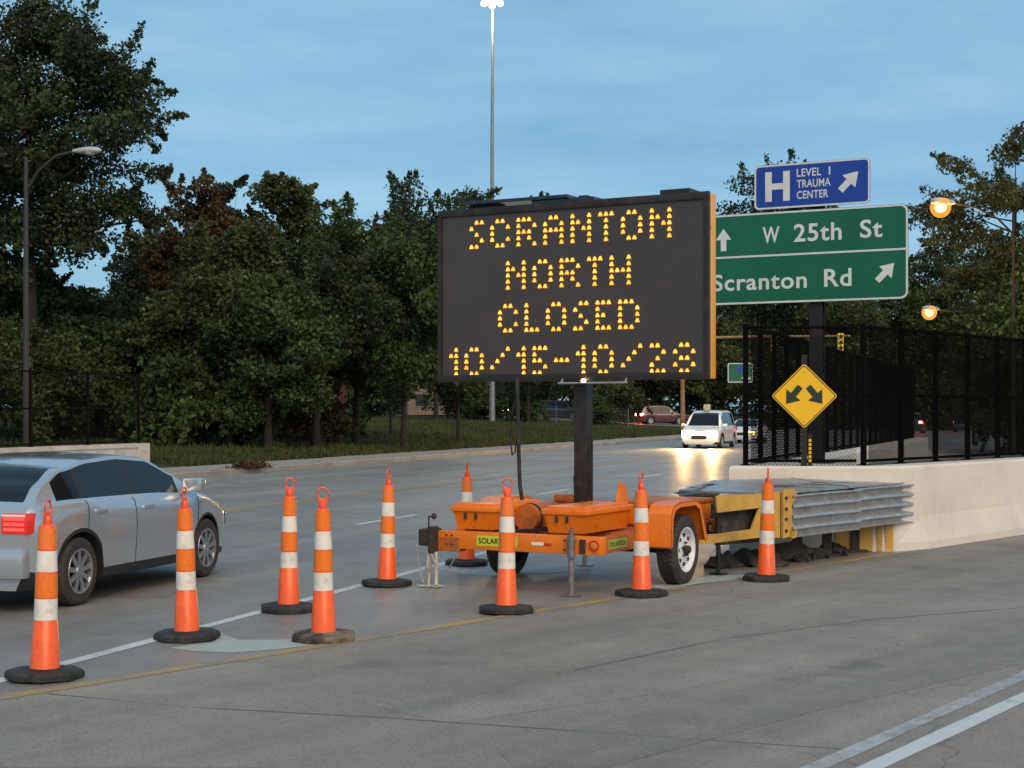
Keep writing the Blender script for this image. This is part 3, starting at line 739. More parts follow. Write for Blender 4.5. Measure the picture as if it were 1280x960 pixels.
m = MB(); m.lathe([(0.038,0.851),(0.03,0.862),(0,0.866)],20,axis='x',m=Matrix.Translation((0.0,1.22,0.47))); m.build('lens', MT['amber_lens'], tl)

# mast
m = MB(); m.box(-0.17, -0.02, 0.05-0.075, 0.05+0.075, 0.50, 2.42, ch=0.012); m.build('mast', MT['brown_steel'], TR, smooth=35)
cab_pts = [(-0.70,-0.28,2.08),(-0.69,-0.28,1.7),(-0.685,-0.27,1.3),(-0.67,-0.27,0.95),(-0.62,-0.25,0.6)]
m = MB(); m.tube(cab_pts, 0.021, 8)
m.tube([(-0.72,-0.28,1.86),(-0.75,-0.30,1.7),(-0.77,-0.30,1.45),(-0.745,-0.3,1.27),(-0.71,-0.3,1.31),(-0.70,-0.29,1.5),(-0.69,-0.28,1.75)], 0.008, 6)
m.build('power_cable', MT['rubber'], TR, smooth=50)

# message board: wide panel on top of the mast
BX, BW, BH = -0.152, 3.11, 1.84         # centre, width, height in trailer axes
BZ = 2.04; BY = -0.20                  # bottom, front face
m = MB(); m.box(BX-BW/2+0.01, BX+BW/2-0.01, BY+0.03, BY+0.20, BZ+0.01, BZ+BH-0.01, ch=0.006)
board = m.build('message_board', MT['gold_lit_side'], TR, smooth=35)
m = MB()
fx0, fx1, fz0, fz1 = BX-BW/2, BX+BW/2, BZ, BZ+BH
m.box(fx0, fx1, BY-0.02, BY+0.029, fz1-0.075, fz1, ch=0.004); m.box(fx0, fx1, BY-0.02, BY+0.029, fz0, fz0+0.075, ch=0.004)
m.box(fx0, fx0+0.05, BY-0.02, BY+0.028, fz0+0.076, fz1-0.076); m.box(fx1-0.05, fx1, BY-0.02, BY+0.028, fz0+0.076, fz1-0.076)
m.build('frame', MT['brown_steel'], board, smooth=35)
m = MB(); m.box(fx0+0.051, fx1-0.051, BY, BY+0.027, fz0+0.076, fz1-0.076); m.build('display_face', MT['board_face'], board)
m = MB(); m.box(fx0+0.35, BX+0.02, BY-0.05, BY+0.75, fz1+0.035, fz1+0.07, m=Matrix.Translation((0,0,0)), ch=0.004)
m.box(BX-0.42, BX+0.30, BY+0.0, BY+0.55, fz1+0.005, fz1+0.034); m.build('solar_panel', MT['solar'], board)
m = MB(); m.box(BX+1.02, BX+1.34, BY+0.02, BY+0.4, fz1+0.002, fz1+0.05, ch=0.006); m.box(BX-1.2,BX-0.9,BY+0.05,BY+0.3,fz1+0.002,fz1+0.034); m.box(BX+0.1,BX+0.2,BY+0.05,BY+0.3,fz1+0.036,fz1+0.06); m.build('bracket', MT['brown_steel'], board)
m = MB(); m.tube([(-0.23,BY-0.06,2.015),(0.55,BY-0.06,2.015)], 0.011, 8); m.tube([(-0.2,BY-0.06,2.015),(-0.2,BY+0.0,2.07)],0.009,6); m.tube([(0.52,BY-0.06,2.015),(0.52,BY+0.0,2.07)],0.009,6)
m.build('pull_bar', MT['galv'], board)
m = MB(); m.lathe([(0,2.022),(0.022,2.028),(0.024,2.044),(0.014,2.056)],12,m=Matrix.Translation((0.055,BY-0.05,0))); m.build('indicator_lamp', MT['head_dim'], board)

GL = {
 'S': ["0110","1000","0100","0010","1100"], 'C': ["0110","1001","1000","1001","0110"], 'R': ["1110","1001","1110","1010","1001"],
 'A': ["0110","1001","1111","1001","1001"], 'N': ["1001","1101","1011","1001","1001"], 'T': ["111","010","010","010","010"],
 'O': ["0110","1001","1001","1001","0110"], 'H': ["1001","1001","1111","1001","1001"], 'L': ["100","100","100","100","111"],
 'E': ["111","100","110","100","111"], 'D': ["1110","1001","1001","1001","1110"], '1': ["01","11","01","01","01"],
 '0': ["0110","1001","1001","1001","0110"], '/': ["0001","0010","0100","1000","0000"], '5': ["111","100","110","001","110"],
 '-': ["000","000","111","000","000"], '2': ["110","001","010","100","111"], '8': ["0110","1001","0110","1001","0110"],
}
GL['S'] = ["011","100","010","001","110"]
PX_, PZ_ = 0.0632, 0.0640
ztop = BZ + BH - 0.152
for row, txt in enumerate(("SCRANTON", "NORTH", "CLOSED", "10/15-10/28")):
    total = sum(len(GL[c][0]) for c in txt) + len(txt) - 1
    x = BX - 0.005 - (total-1)*PX_/2
    for c in txt:
        gch = GL[c]; lit = MB(); glow = MB()
        for r_, line in enumerate(gch):
            for k, q in enumerate(line):
                if q == '1':
                    cx, cz = x + k*PX_, ztop - (row*7 + r_)*PZ_
                    lit.prism([(cx-0.020,cz-0.018),(cx+0.020,cz-0.018),(cx+0.020,cz-0.008),(cx+0.007,cz+0.018),(cx-0.007,cz+0.018),(cx-0.020,cz-0.008)], BY-0.006, BY-0.001, axis='y')
                    glow.prism([(cx-0.027,cz-0.026),(cx+0.027,cz-0.026),(cx+0.027,cz-0.006),(cx+0.011,cz+0.025),(cx-0.011,cz+0.025),(cx-0.027,cz-0.006)], BY-0.003, BY-0.0005, axis='y')
        lit.build('led_character', MT['led'], board, kind='stuff')
        glow.build('led_halo', MT['led_glow'], board, kind='stuff')
        x += (len(gch[0])+1)*PX_

# ------------------------------------------------------------------ crash cushion in front of the gore parapet
CC = thing('crash_cushion', 'galvanised guardrail crash cushion with a bent yellow nose in front of the pale wall', 'crash barrier')
P0, P1, P2 = Vector((1.95,16.02,0)), Vector((3.03,16.92,0)), Vector((4.98,19.22,0))
def plate_matrix(a, b):
    d = (b-a); ang = math.atan2(d.y, d.x)
    return Matrix.Translation(a) @ Matrix.Rotation(ang, 4, 'Z')
NM = plate_matrix(P0, P1)
Ln = (P1-P0).length
poly = [(-0.02,0.335),(0.42,0.350),(0.98,0.365),(Ln-0.14,0.345),(Ln-0.14,0.855),(1.05,0.836),(0.25,0.836),(0.27,0.66),(0.93,0.685),(0.80,0.46),(0.42,0.445),(-0.02,0.415)]
m = MB(); m.prism(poly, -0.012, 0.012, axis='y', m=NM); m.build('nose_plate', MT['yellow_steel'], CC)
m = MB(); pr = [(Ln-0.13,0.34),(Ln+0.06,0.36),(Ln+0.10,0.42),(Ln+0.02,0.50),(Ln+0.02,0.72),(Ln+0.12,0.80),(Ln+0.05,0.87),(Ln-0.13,0.88)]
m.prism(pr, -0.05, -0.02, axis='y', m=NM); m.tube([NM @ Vector((Ln+0.04,-0.05,0.39)), NM @ Vector((Ln+0.04,0.03,0.39))], 0.062, 14)
m.build('nose_hinge', MT['yellow_steel'], CC)
m = MB()
for zz in (0.42,0.55,0.66,0.78): m.tube([NM @ Vector((Ln-0.09,-0.07,zz)), NM @ Vector((Ln-0.09,-0.04,zz))], 0.017, 8)
m.build('bolt_row', MT['rust'], CC)
# dark sheet added behind the nose opening so it reads as shaded
m = MB(); m.box(0.40, Ln-0.1, 0.12, 0.15, 0.30, 0.80, m=NM); m.build('opening_shade', MT['debris'], CC)
def quad_beam(a, b, z0, z1, name, side=1):
    d = b-a; Lg = d.length; mt = plate_matrix(a, b)
    prof = []
    n = 4
    for k in range(n):
        za = z1 - (z1-z0)*(k)/n; h = (z1-z0)/n
        prof += [(-0.075*side, za-0.006), (-0.078*side, za-h*0.20), (-0.018*side, za-h*0.42), (-0.012*side, za-h*0.72), (-0.07*side, za-h*0.96)]
    mb = MB(); vs = []; fs = []
    nseg = 8
    for i in range(nseg+1):
        t = Lg*i/nseg
        for y, z in prof: vs.append((t, y + 0.006*math.sin(3*t+z*5), z + 0.006*math.sin(2.1*t)))
    for i in range(nseg+1):
        t = Lg*i/nseg
        for y, z in prof: vs.append((t, y+0.008*side + 0.006*math.sin(3*t+z*5), z + 0.006*math.sin(2.1*t)))
    n_p = len(prof); off = (nseg+1)*n_p
    for i in range(nseg):
        for j in range(n_p-1):
            fs.append((i*n_p+j, i*n_p+j+1, (i+1)*n_p+j+1, (i+1)*n_p+j))
            fs.append((off+i*n_p+j, off+(i+1)*n_p+j, off+(i+1)*n_p+j+1, off+i*n_p+j+1))
    for j in range(n_p-1):
        fs.append((j, off+j, off+j+1, j+1)); q = nseg*n_p
        fs.append((q+j, q+j+1, off+q+j+1, off+q+j))
    mb.add(vs, fs, mt)
    return mb.build(name, MT['galv'], CC, smooth=30)
Pm = P1.lerp(P2, 0.52)
s1_ = quad_beam(P1, Pm, 0.335, 0.815, 'side_panel')
off = Vector((0.76,-0.65,0))*0.03
s2_ = quad_beam(P1.lerp(P2,0.48)-off, P2-off, 0.345, 0.825, 'side_panel')
PM = plate_matrix(P1, P2)
m = MB()
for t in (0.05, 0.98, 1.75): m.box(t, t+(0.34 if t < 0.1 else 0.17), -0.022, -0.010, 0.588, 0.606, m=PM)
m.build('panel_slots', MT['black_trim'], CC)
quad_beam(Vector((1.95,17.75,0)), Vector((2.55,18.75,0)), 0.335, 0.80, 'side_panel', side=-1)
# dented cover plates on the top
cov = [(3.00,16.95,0.835),(3.95,18.05,0.84),(4.98,19.24,0.84),(4.35,19.02,0.835),(3.42,18.96,0.905),(2.45,18.62,0.895),(1.92,17.78,0.815),(2.42,17.02,0.83),(2.62,16.72,0.84)]
def cover(idx, dz, name):
    mb = MB(); P = [Vector(cov[i]) for i in idx]; c = sum(P, Vector())/len(P)
    P = [c + (p_-c)*0.985 + Vector((0,0,dz)) for p_ in P]
    n = len(P)
    mb.add([tuple(p_) for p_ in P]+[tuple(p_ - Vector((0,0,0.02))) for p_ in P]+[tuple(c+Vector((0,0,dz+0.012)))], [(i,(i+1)%n,2*n) for i in range(n)]+[(i,n+i,n+(i+1)%n,(i+1)%n) for i in range(n)]+[tuple(range(2*n-1,n-1,-1))])
    return mb.build(name, MT['galv'], CC)
cover([0,1,4,5,8], 0.0, 'cover_plate'); cover([1,2,3,4], 0.004, 'cover_plate'); cover([5,6,7,8], 0.006, 'cover_plate')
m = MB()
for (x,y,z,l,a) in ((3.35,17.75,0.868,0.85,0.15),(3.75,18.2,0.872,0.7,0.1),(3.05,17.6,0.872,0.5,0.35),(2.35,18.0,0.868,0.6,1.0),(2.12,17.6,0.852,0.4,0.9)):
    t = Matrix.Translation((x,y,z)) @ Matrix.Rotation(a,4,'Z')
    m.add([(-l/2,0,0),(-l*.2,-0.05,0.012),(l*.25,-0.035,0.016),(l/2,0.01,0.004),(l*.2,0.05,0.01),(-l*.25,0.03,0.014)], [(0,1,2,3,4,5)], t)
m.build('torn_edge', MT['black_trim'], CC)
# inner legs and yellow back plate
for k, t in enumerate((0.25, 0.9, 1.6, 2.3)):
    m = MB(); c = P1.lerp(P2, t/(P2-P1).length) + Vector((-0.30,0.26,0))
    m.box(c.x-0.05,c.x+0.05,c.y-0.05,c.y+0.05,0.0,0.80); m.box(c.x-0.14,c.x+0.14,c.y-0.12,c.y+0.12,0,0.03); m.build('support_leg', MT['rust'], CC)
m = MB(); m.box(3.98,4.44,18.93,18.985,0.01,0.62); m.build('back_plate', MT['yellow_steel'], CC)
m = MB(); m.box(4.50,4.56,18.955,18.992,0.01,0.62); m.box(4.60,4.70,18.965,18.995,0.01,0.62); m.build('back_strip', MT['yellow_steel'], CC)

# rubble under the cushion
def rock(name, x, y, s, mat, lab, seed):
    rnd = random.Random(seed)
    mb = MB()
    for k in range(4):                       # one broken slab with jagged chips stuck to it
        bm = bmesh.new(); q = s*(1.25 if k == 0 else rnd.uniform(0.35, 0.6))
        off = Vector((0,0,0)) if k == 0 else Vector((rnd.uniform(-1,1)*s*1.1, rnd.uniform(-.8,.8)*s, rnd.uniform(-.15,.45)*s))
        for _ in range(13):
            v = Vector((rnd.gauss(0,1), rnd.gauss(0,1), rnd.gauss(0,1))).normalized()
            bm.verts.new(Vector((v.x*q*1.25, v.y*q*0.8, v.z*q*0.62)) + off)
        bmesh.ops.convex_hull(bm, input=list(bm.verts))
        bmesh.ops.delete(bm, geom=[v for v in bm.verts if not v.link_faces], context='VERTS')
        bmesh.ops.subdivide_edges(bm, edges=list(bm.edges), cuts=1)
        for v in bm.verts: v.co += Vector((rnd.gauss(0,.02), rnd.gauss(0,.02), rnd.gauss(0,.02)))
        bm.verts.index_update(); mb.add([v.co.copy() for v in bm.verts], [[v.index for v in f.verts] for f in bm.faces]); bm.free()
    o = mb.build(name, mat, loc=(x, y, s*0.2), rotz=rnd.uniform(0,6))
    return tag(o, lab, 'rubble', 'rubble under the crash cushion')
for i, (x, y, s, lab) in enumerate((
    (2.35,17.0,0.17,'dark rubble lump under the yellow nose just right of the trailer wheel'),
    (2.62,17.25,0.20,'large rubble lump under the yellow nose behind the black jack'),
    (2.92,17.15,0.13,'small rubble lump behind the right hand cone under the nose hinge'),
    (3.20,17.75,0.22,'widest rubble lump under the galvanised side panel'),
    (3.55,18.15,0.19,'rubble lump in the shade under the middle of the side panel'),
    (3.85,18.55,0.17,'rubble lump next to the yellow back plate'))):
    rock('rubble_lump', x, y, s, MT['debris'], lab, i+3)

# ------------------------------------------------------------------ gore parapet (right) and its fences
WT = 1.05
ramp_d = Vector((0.65, 0.76, 0)).normalized(); ramp_n = Vector((ramp_d.y, -ramp_d.x, 0))
E0, E1, E2 = Vector((2.68,19.0,0)), Vector((4.74,19.0,0)), Vector((5.12,19.36,0))
MT['joint'] = M('dark_form_joint', (0.22, 0.19, 0.16), 0.95, var=0.3)
PW = thing('parapet_wall', 'pale concrete parapet wall behind the crash cushion, running off to the right', 'wall')
E3 = E2 + ramp_d*16
Q3 = E3 - ramp_n*0.55; Q2 = Vector((4.5, 20.1, 0))
main_d = Vector((0.339, 0.941, 0)); main_n = Vector((0.941,-0.339,0))
G1 = E0 + main_d*23; H1 = G1 + main_n*0.5; H0 = Vector((3.62,19.95,0))
outline = [E0, E1, E2, E3, Q3, Q2, Vector((4.05,20.55,0)), H1, G1]
m = MB(); n = len(outline)
foot = [0.05,0.05,0.14,0.14,0,0,0,0,0.05]
lo = []
c0 = [p_.copy() for p_ in outline]
lo = [E0+Vector((0,-0.03,0)), E1+Vector((0,-0.03,0)), E2+ramp_n*0.13, E3+ramp_n*0.13, Q3, Q2, outline[6], H1, G1-main_n*0.04]
vs = [(p_.x,p_.y,0) for p_ in lo] + [(p_.x,p_.y,0.10) for p_ in lo] + [((p_*0.35+q*0.65).x,(p_*0.35+q*0.65).y,0.42) for p_,q in zip(lo,outline)] + [(p_.x,p_.y,WT-0.03) for p_ in outline]
cen = sum(outline[:3], Vector())/3
top = [E0+Vector((0.02,0.03,0)), E1+Vector((-0.01,0.03,0)), E2-ramp_n*0.03, E3-ramp_n*0.03, Q3+ramp_n*0.02, Q2+Vector((0,-0.03,0)), outline[6], H1-main_n*0.02, G1+main_n*0.02]
vs += [(p_.x,p_.y,WT) for p_ in top]
fs = []
for l in range(4):
    for i in range(n): fs.append((l*n+i, l*n+(i+1)%n, (l+1)*n+(i+1)%n, (l+1)*n+i))
fs.append(tuple(range(4*n,5*n)))
m.add(vs, fs); m.build('wall', MT['concrete'], PW)

for t_ in (6.0, 10.0):
    mj = Matrix.Translation(E2 + ramp_d*t_) @ Matrix.Rotation(math.atan2(ramp_d.y, ramp_d.x), 4, 'Z')
    m = MB(); m.add([(-.007,-.003,1.0),(.007,-.003,1.0),(.007,-.048,.42),(-.007,-.048,.42),(.007,-.132,.1),(-.007,-.132,.1)], [(0,1,2,3),(3,2,4,5)], mj); m.build('form_joint', MT['joint'], PW)
def fence(a, d, length, z0, z1, spacing, name, label, wire=0.045, wr=0.0022, ang_n=None, skip_first=False, rot_posts=0.03):
    t = thing(name, label, 'fence', (a.x, a.y, z0), math.atan2(d.y, d.x))
    H = z1 - z0
    k = 0; x = 0.0
    pm_ = None
    while x <= length+0.01:
        if not (skip_first and k == 0):
            if pm_ is None:
                mb = MB(); mb.box(-0.03,0.03,-0.03,0.03,0,H+0.02,ch=0.004); mb.box(-0.07,0.07,-0.06,0.06,0.0,0.012)
                o = mb.build('post', MT['fence_black'], t); pm_ = o.data
            else:
                o = bpy.data.objects.new('post', pm_); COL.objects.link(o); o.parent = t
            o.location = (x, 0, 0)
        x += spacing; k += 1
    for zz, nm in ((0.06,'rail'),(H*0.5,'rail'),(H-0.03,'rail')):
        mb = MB(); mb.tube([(0,-0.045,zz),(length,-0.045,zz)], 0.019, 8); mb.build(nm, MT['fence_black'], t)
    mb = MB(); st = wire*math.sqrt(2)*1.0
    x = -H
    while x < length:                      # woven diagonal wires, both ways
        for sgn in (1, -1):
            xa, xb = max(x, 0.0), min(x+H, length)
            if xb > xa:
                za, zb = xa-x, xb-x
                if sgn < 0: za, zb = H-za, H-zb
                y = -0.066 + 0.003*sgn
                mb.tube([(xa,y,za),(xb,y,zb)], wr, 3, caps=False)
        x += st
    tag(mb.build('mesh_panel', MT['fence_black'], t), kind='stuff')
    return t
FT = 2.81
cA, cB = Vector((2.93,19.30,0)), Vector((4.40,19.26,0))
fence(cA, main_d, 22, WT, FT, 1.0, 'mesh_fence', 'black mesh fence on the far parapet, receding behind the yellow diamond sign', wire=0.052, wr=0.0034)
fence(cB, ramp_d, 15, WT, FT, 1.02, 'mesh_fence', 'black mesh fence on the pale parapet, running to the right edge', wire=0.021, wr=0.0034)
fence(cA, (cB-cA).normalized(), (cB-cA).length-0.10, WT, FT, 5, 'mesh_fence', 'short black mesh fence panel across the nose of the parapet, behind the diamond sign', wire=0.035, wr=0.0024, skip_first=True)

# ------------------------------------------------------------------ guide signs
SGA = R(-28)
SG = thing('guide_sign', 'large green road sign reading W 25th St and Scranton Rd on a thick dark post', 'road sign', (3.93, 20.0, WT), SGA)
def zz(z): return z - WT
m = MB()
m.box(-0.085,0.085,0.045,0.062,0.0,zz(4.86)); m.box(-0.085,0.085,0.178,0.195,0.0,zz(4.86)); m.box(-0.012,0.012,0.063,0.177,0.0,zz(4.86)); m.box(-0.2,0.2,0.0,0.28,0.0,0.025)
m.build('post', MT['black_steel'], SG)
for hz in (3.45, 4.10):
    m = MB(); m.box(-1.5,1.27,0.012,0.044,zz(hz),zz(hz)+0.07); m.build('stiffener', MT['black_steel'], SG)
gx0, gx1, gz0, gz1 = -1.58, 1.215, zz(3.15), zz(4.355)
m = MB(); m.prism(rounded(gx0,gx1,gz0,gz1,0.09), 0.0, 0.010, axis='y'); gpnl = m.build('panel', MT['sign_green'], SG)
m = MB(); ring(m, rounded(gx0+0.004,gx1-0.004,gz0+0.004,gz1-0.004,0.088), rounded(gx0+0.028,gx1-0.028,gz0+0.028,gz1-0.028,0.07), -0.004, -0.001)
m.box(gx0+0.028,gx1-0.028,-0.004,-0.001,zz(3.77),zz(3.795)); m.build('border', MT['sign_white'], gpnl)
m = MB()
put_text(m, 'W', -0.70, zz(3.945), -0.003, 0.23, 0.215, bold=0.018)
put_text(m, '25th', -0.275, zz(3.94), -0.003, 0.635, 0.235, bold=0.018, spacing=1.08)
put_text(m, 'St', 0.60, zz(3.945), -0.003, 0.29, 0.235, bold=0.018, spacing=1.08)
put_text(m, 'Scranton', -1.40, zz(3.335), -0.003, 1.30, 0.225, bold=0.018, spacing=1.08)
put_text(m, 'Rd', 0.13, zz(3.34), -0.003, 0.36, 0.23, bold=0.018, spacing=1.1)
m.build('lettering', MT['sign_white'], gpnl)
m = MB(); put_poly(m, arrow_pts(-1.245, zz(4.02), 0.30, R(90), head=0.5, hw=0.36, sw_=0.13), -0.001); put_poly(m, arrow_pts(0.93, zz(3.50), 0.31, R(45), head=0.52, hw=0.36, sw_=0.13), -0.001)
m.build('arrow', MT['sign_white'], gpnl)

HS = thing('hospital_sign', 'blue hospital sign with a white H mounted above the green road sign', 'road sign', (3.93, 20.0, 4.39), SGA)
m = MB(); m.prism(rounded(-0.815,0.73,0.0,0.585,0.06), 0.0, 0.008, axis='y'); hp = m.build('panel', MT['sign_blue'], HS)
m = MB(); ring(m, rounded(-0.812,0.727,0.003,0.582,0.058), rounded(-0.79,0.705,0.025,0.56,0.042), -0.004, -0.001); m.build('border', MT['sign_white'], hp)
m = MB(); m.box(-0.665,-0.575,-0.004,-0.001,0.10,0.49); m.box(-0.42,-0.33,-0.004,-0.001,0.10,0.49); m.box(-0.575,-0.42,-0.0038,-0.001,0.255,0.335)
for i, (tx, wd) in enumerate((('LEVEL', 0.325), ('TRAUMA', 0.45), ('CENTER', 0.42))):
    put_text(m, tx, -0.235, 0.40-0.145*i, -0.003, wd, 0.105, bold=0.015, spacing=1.05)
m.box(0.192,0.212,-0.0038,-0.001,0.40,0.505)
m.build('lettering', MT['sign_white'], hp)
m = MB(); put_poly(m, arrow_pts(0.46, 0.30, 0.33, R(45), head=0.52, hw=0.36, sw_=0.13), -0.001); m.build('arrow', MT['sign_white'], hp)
m = MB(); m.box(-0.6,0.6,0.009,0.036,0.12,0.17); m.box(-0.6,0.6,0.009,0.036,0.40,0.45); m.build('stiffener', MT['black_steel'], HS)

DS = thing('diamond_sign', 'yellow diamond warning sign with two black arrows pointing down to either side', 'road sign', (3.62, 19.06, WT), R(-12))
m = MB(); m.box(-0.035,0.035,0.014,0.04,0.0,1.38); m.box(-0.06,0.06,0.0,0.06,0.0,0.012); m.build('post', MT['black_steel'], DS)
hd = 0.405; cz = 0.868
def diamond(h, r_):
    pts = []
    for a in (0, 90, 180, 270):
        t = R(a); cx_, cz_ = (h-r_*1.414)*math.cos(t), (h-r_*1.414)*math.sin(t)
        for k in range(5):
            q = R(a-45+90*k/4); pts.append((cx_+r_*math.cos(q), cz+cz_+r_*math.sin(q)))
    return pts
m = MB(); m.prism(diamond(hd,0.035), 0.0, 0.012, axis='y'); dp = m.build('panel', MT['sign_yellow'], DS)
m = MB(); ring(m, diamond(hd-0.016,0.03), diamond(hd-0.030,0.025), -0.003, -0.001); m.build('border', MT['ink'], dp)
m = MB()
put_poly(m, arrow_pts(-0.135, cz+0.01, 0.275, R(231), head=0.52, hw=0.40, sw_=0.14), -0.001)
put_poly(m, arrow_pts(0.135, cz+0.01, 0.275, R(-51), head=0.52, hw=0.40, sw_=0.14), -0.001)
m.build('arrow', MT['ink'], dp)
m = MB()
for zb in (cz+0.30, cz-0.31): m.lathe([(0.010,0.0),(0.010,-0.006),(0,-0.008)],10,axis='y',m=Matrix.Translation((0,0,zb)))
m.build('bolt', MT['galv'], dp)
m = MB()
for k in range(6): m.box(0.055,0.085,0.010,0.0135,0.05+k*0.05,0.083+k*0.05)
m.build('reflector_strip', MT['sign_yellow'], DS)
m = MB(); m.box(0.045,0.095,0.0138,0.03,0.0,0.40); m.build('strip_backing', MT['black_steel'], DS)

# ------------------------------------------------------------------ left bridge parapet and fence
LW = thing('parapet_wall', 'low concrete parapet wall with a recessed face behind the silver car on the left', 'wall', (-10.0, 42.5, 0.15), math.atan2(-RDY, -RDX))
m = MB(); Lw = 40.0
m.box(0, 0.55, -0.36, 0.0, 0, 0.71); m.box(0.5, Lw, -0.34, -0.03, 0, 0.60); m.box(0.551, Lw, -0.36, 0.0, 0.601, 0.71)
m.build('wall', MT['concrete_dark'], LW)
fence(Vector((-10.0,42.5,0)) + Vector((-RDX,-RDY,0))*0.3 + Vector((-RDY,RDX,0))*0.17, Vector((-RDX,-RDY,0)), 38, 0.86, 2.75, 2.4, 'mesh_fence', 'black mesh fence on the low concrete wall at the left edge', wire=0.09, wr=0.004)

# ------------------------------------------------------------------ poles and lamps
def point_lamp(parent, loc, col, watts, rad=0.15):
    l = bpy.data.lights.new('lamp_light', 'POINT'); l.energy = watts; l.color = col; l.shadow_soft_size = rad
    o = bpy.data.objects.new('lamp_light', l); COL.objects.link(o); o.parent = parent; o.location = loc
    return o
HM = thing('light_mast', 'very tall slender grey light mast with a lit lamp rising behind the message board', 'street light', (-1.55, 120, 1.0))
m = MB(); m.tube([(0,0,0),(0,0,10),(0,0,22),(0.05,0,33.2)], [0.24,0.19,0.13,0.085], 12); m.build('pole', MT['pole_grey'], HM, smooth=50)
m = MB(); m.lathe([(0.15,32.6),(0.9,32.9),(0.9,33.2),(0.2,33.5)], 16); m.build('lamp_ring', MT['lamp_shell'], HM)
m = MB()
for a in range(4): m.lathe([(0,32.35),(0.22,32.45),(0.24,32.6),(0.1,32.9)], 12, m=Matrix.Translation((0.62*math.cos(a*1.57),0.62*math.sin(a*1.57),0)))
m.build('lamp', MT['white_lamp'], HM, smooth=50)
point_lamp(HM, (-0.3,-1.2,31.9), (1,0.8,0.6), 2500, 0.3)

def cobra_lamp(name, label, x, y, z, h, tip, lit, mat_pole, watts=0, head_sc=1.0):
    t = thing(name, label, 'street light', (x, y, z), group='cobra head street lights')
    m = MB(); m.tube([(0,0,0),(0,0,h*0.6),(0,0,h)], [0.085,0.07,0.05], 10); m.build('pole', mat_pole, t, smooth=50)
    tx, ty = tip
    m = MB(); m.tube([(0,0,h-0.9),(tx*0.25,ty*0.25,h-0.35),(tx*0.6,ty*0.6,h+0.02),(tx,ty,h+0.12)], 0.04, 8); m.build('arm', mat_pole, t, smooth=50)
    a = math.atan2(ty, tx); hm = Matrix.Translation((tx,ty,h+0.12)) @ Matrix.Rotation(a,4,'Z') @ Matrix.Scale(head_sc,4)
    m = MB(); vs=[]; fs=[]; n=12
    prof = [(-0.12,0.045,0.05),(0.05,0.10,0.075),(0.25,0.15,0.10),(0.45,0.155,0.105),(0.60,0.12,0.08),(0.68,0.04,0.03)]
    for px_, hw, hh in prof:
        for k in range(n):
            q = 2*math.pi*k/n; vs.append((px_, hw*math.cos(q), hh*math.sin(q)*(1.0 if math.sin(q)>0 else 0.9)))
    for i in range(len(prof)-1):
        for k in range(n): fs.append((i*n+k,i*n+(k+1)%n,(i+1)*n+(k+1)%n,(i+1)*n+k))
    fs += [tuple(range(n)), tuple((len(prof)-1)*n+k for k in range(n))]
    m.add(vs, fs, hm); hd_ = m.build('lamp_head', MT['lamp_shell'], t, smooth=60)
    if lit:
        m = MB(); m.lathe([(0,-0.29),(0.11,-0.25),(0.155,-0.15),(0.11,-0.06),(0,-0.02)], 16, m=hm @ Matrix.Translation((0.36,0,0))); m.build('lens', MT['sodium'], hd_, smooth=60)
        m = MB(); m.lathe([(0,-0.42)]+[(0.27*math.cos(R(a)), -0.15+0.27*math.sin(R(a))) for a in range(-75, 61, 15)], 20, m=hm @ Matrix.Translation((0.36,0,0)), caps=False); m.build('bloom_shell', MT['bloom'], hd_, smooth=60)  # added shell round the lens, the lamp's bloom built as a shape
    else:
        m = MB(); m.lathe([(0.0,-0.13),(0.09,-0.12),(0.13,-0.09),(0.14,-0.03)], 16, m=hm @ Matrix.Translation((0.36,0,0))); m.build('lens', MT['lamp_shell'], hd_, smooth=50)
    if watts: point_lamp(t, tuple((hm @ Vector((0.36,0,-0.55)))), (1.0,0.55,0.18), watts)
    return t
cobra_lamp('street_lamp', 'unlit cobra head street lamp on a thin pole among the trees at the left edge', -12.95, 41.0, 0.5, 8.0, (1.45,-0.3), False, MT['pole_dark'])
cobra_lamp('street_lamp', 'brightly lit orange street lamp at the lacy tree, right of the blue sign', 19.55, 60.0, 0, 9.55, (-2.9,-1.6), True, MT['bark'], 900, 1.45)
cobra_lamp('street_lamp', 'smaller lit orange street lamp seen through leaves, lower right of the green sign', 24.6, 82, 0, 7.0, (-2.4,-1.5), True, MT['bark'], 500, 1.45)

SM = thing('traffic_signal', 'long traffic signal arm with yellow heads on an orange-lit pole beside the red car', 'traffic signal', (13.3, 120, 0.3))
m = MB(); m.tube([(0,0,0),(0,0,7.6)],[0.2,0.14],12); m.build('pole', MT['wood'], SM, smooth=50)
m = MB(); m.tube([(0,0,7.15),(6,0,7.3),(13.1,0,7.35)],[0.13,0.10,0.07],10); m.build('arm', MT['wood'], SM, smooth=50)
def signal_head(x):
    mb = MB(); mb.box(x-0.22,x+0.22,-0.2,0.1,6.15,7.55,ch=0.04); o = mb.build('signal_head', MT['signal_yellow'], SM)
    l = MB()
    for k in range(3): l.lathe([(0.13,-0.2),(0.15,-0.30),(0.12,-0.30),(0.11,-0.21),(0,-0.21)],12,axis='y',m=Matrix.Translation((x,0,6.4+k*0.44)))
    l.build('visors', MT['black_trim'], o)
signal_head(12.3); signal_head(7.1)

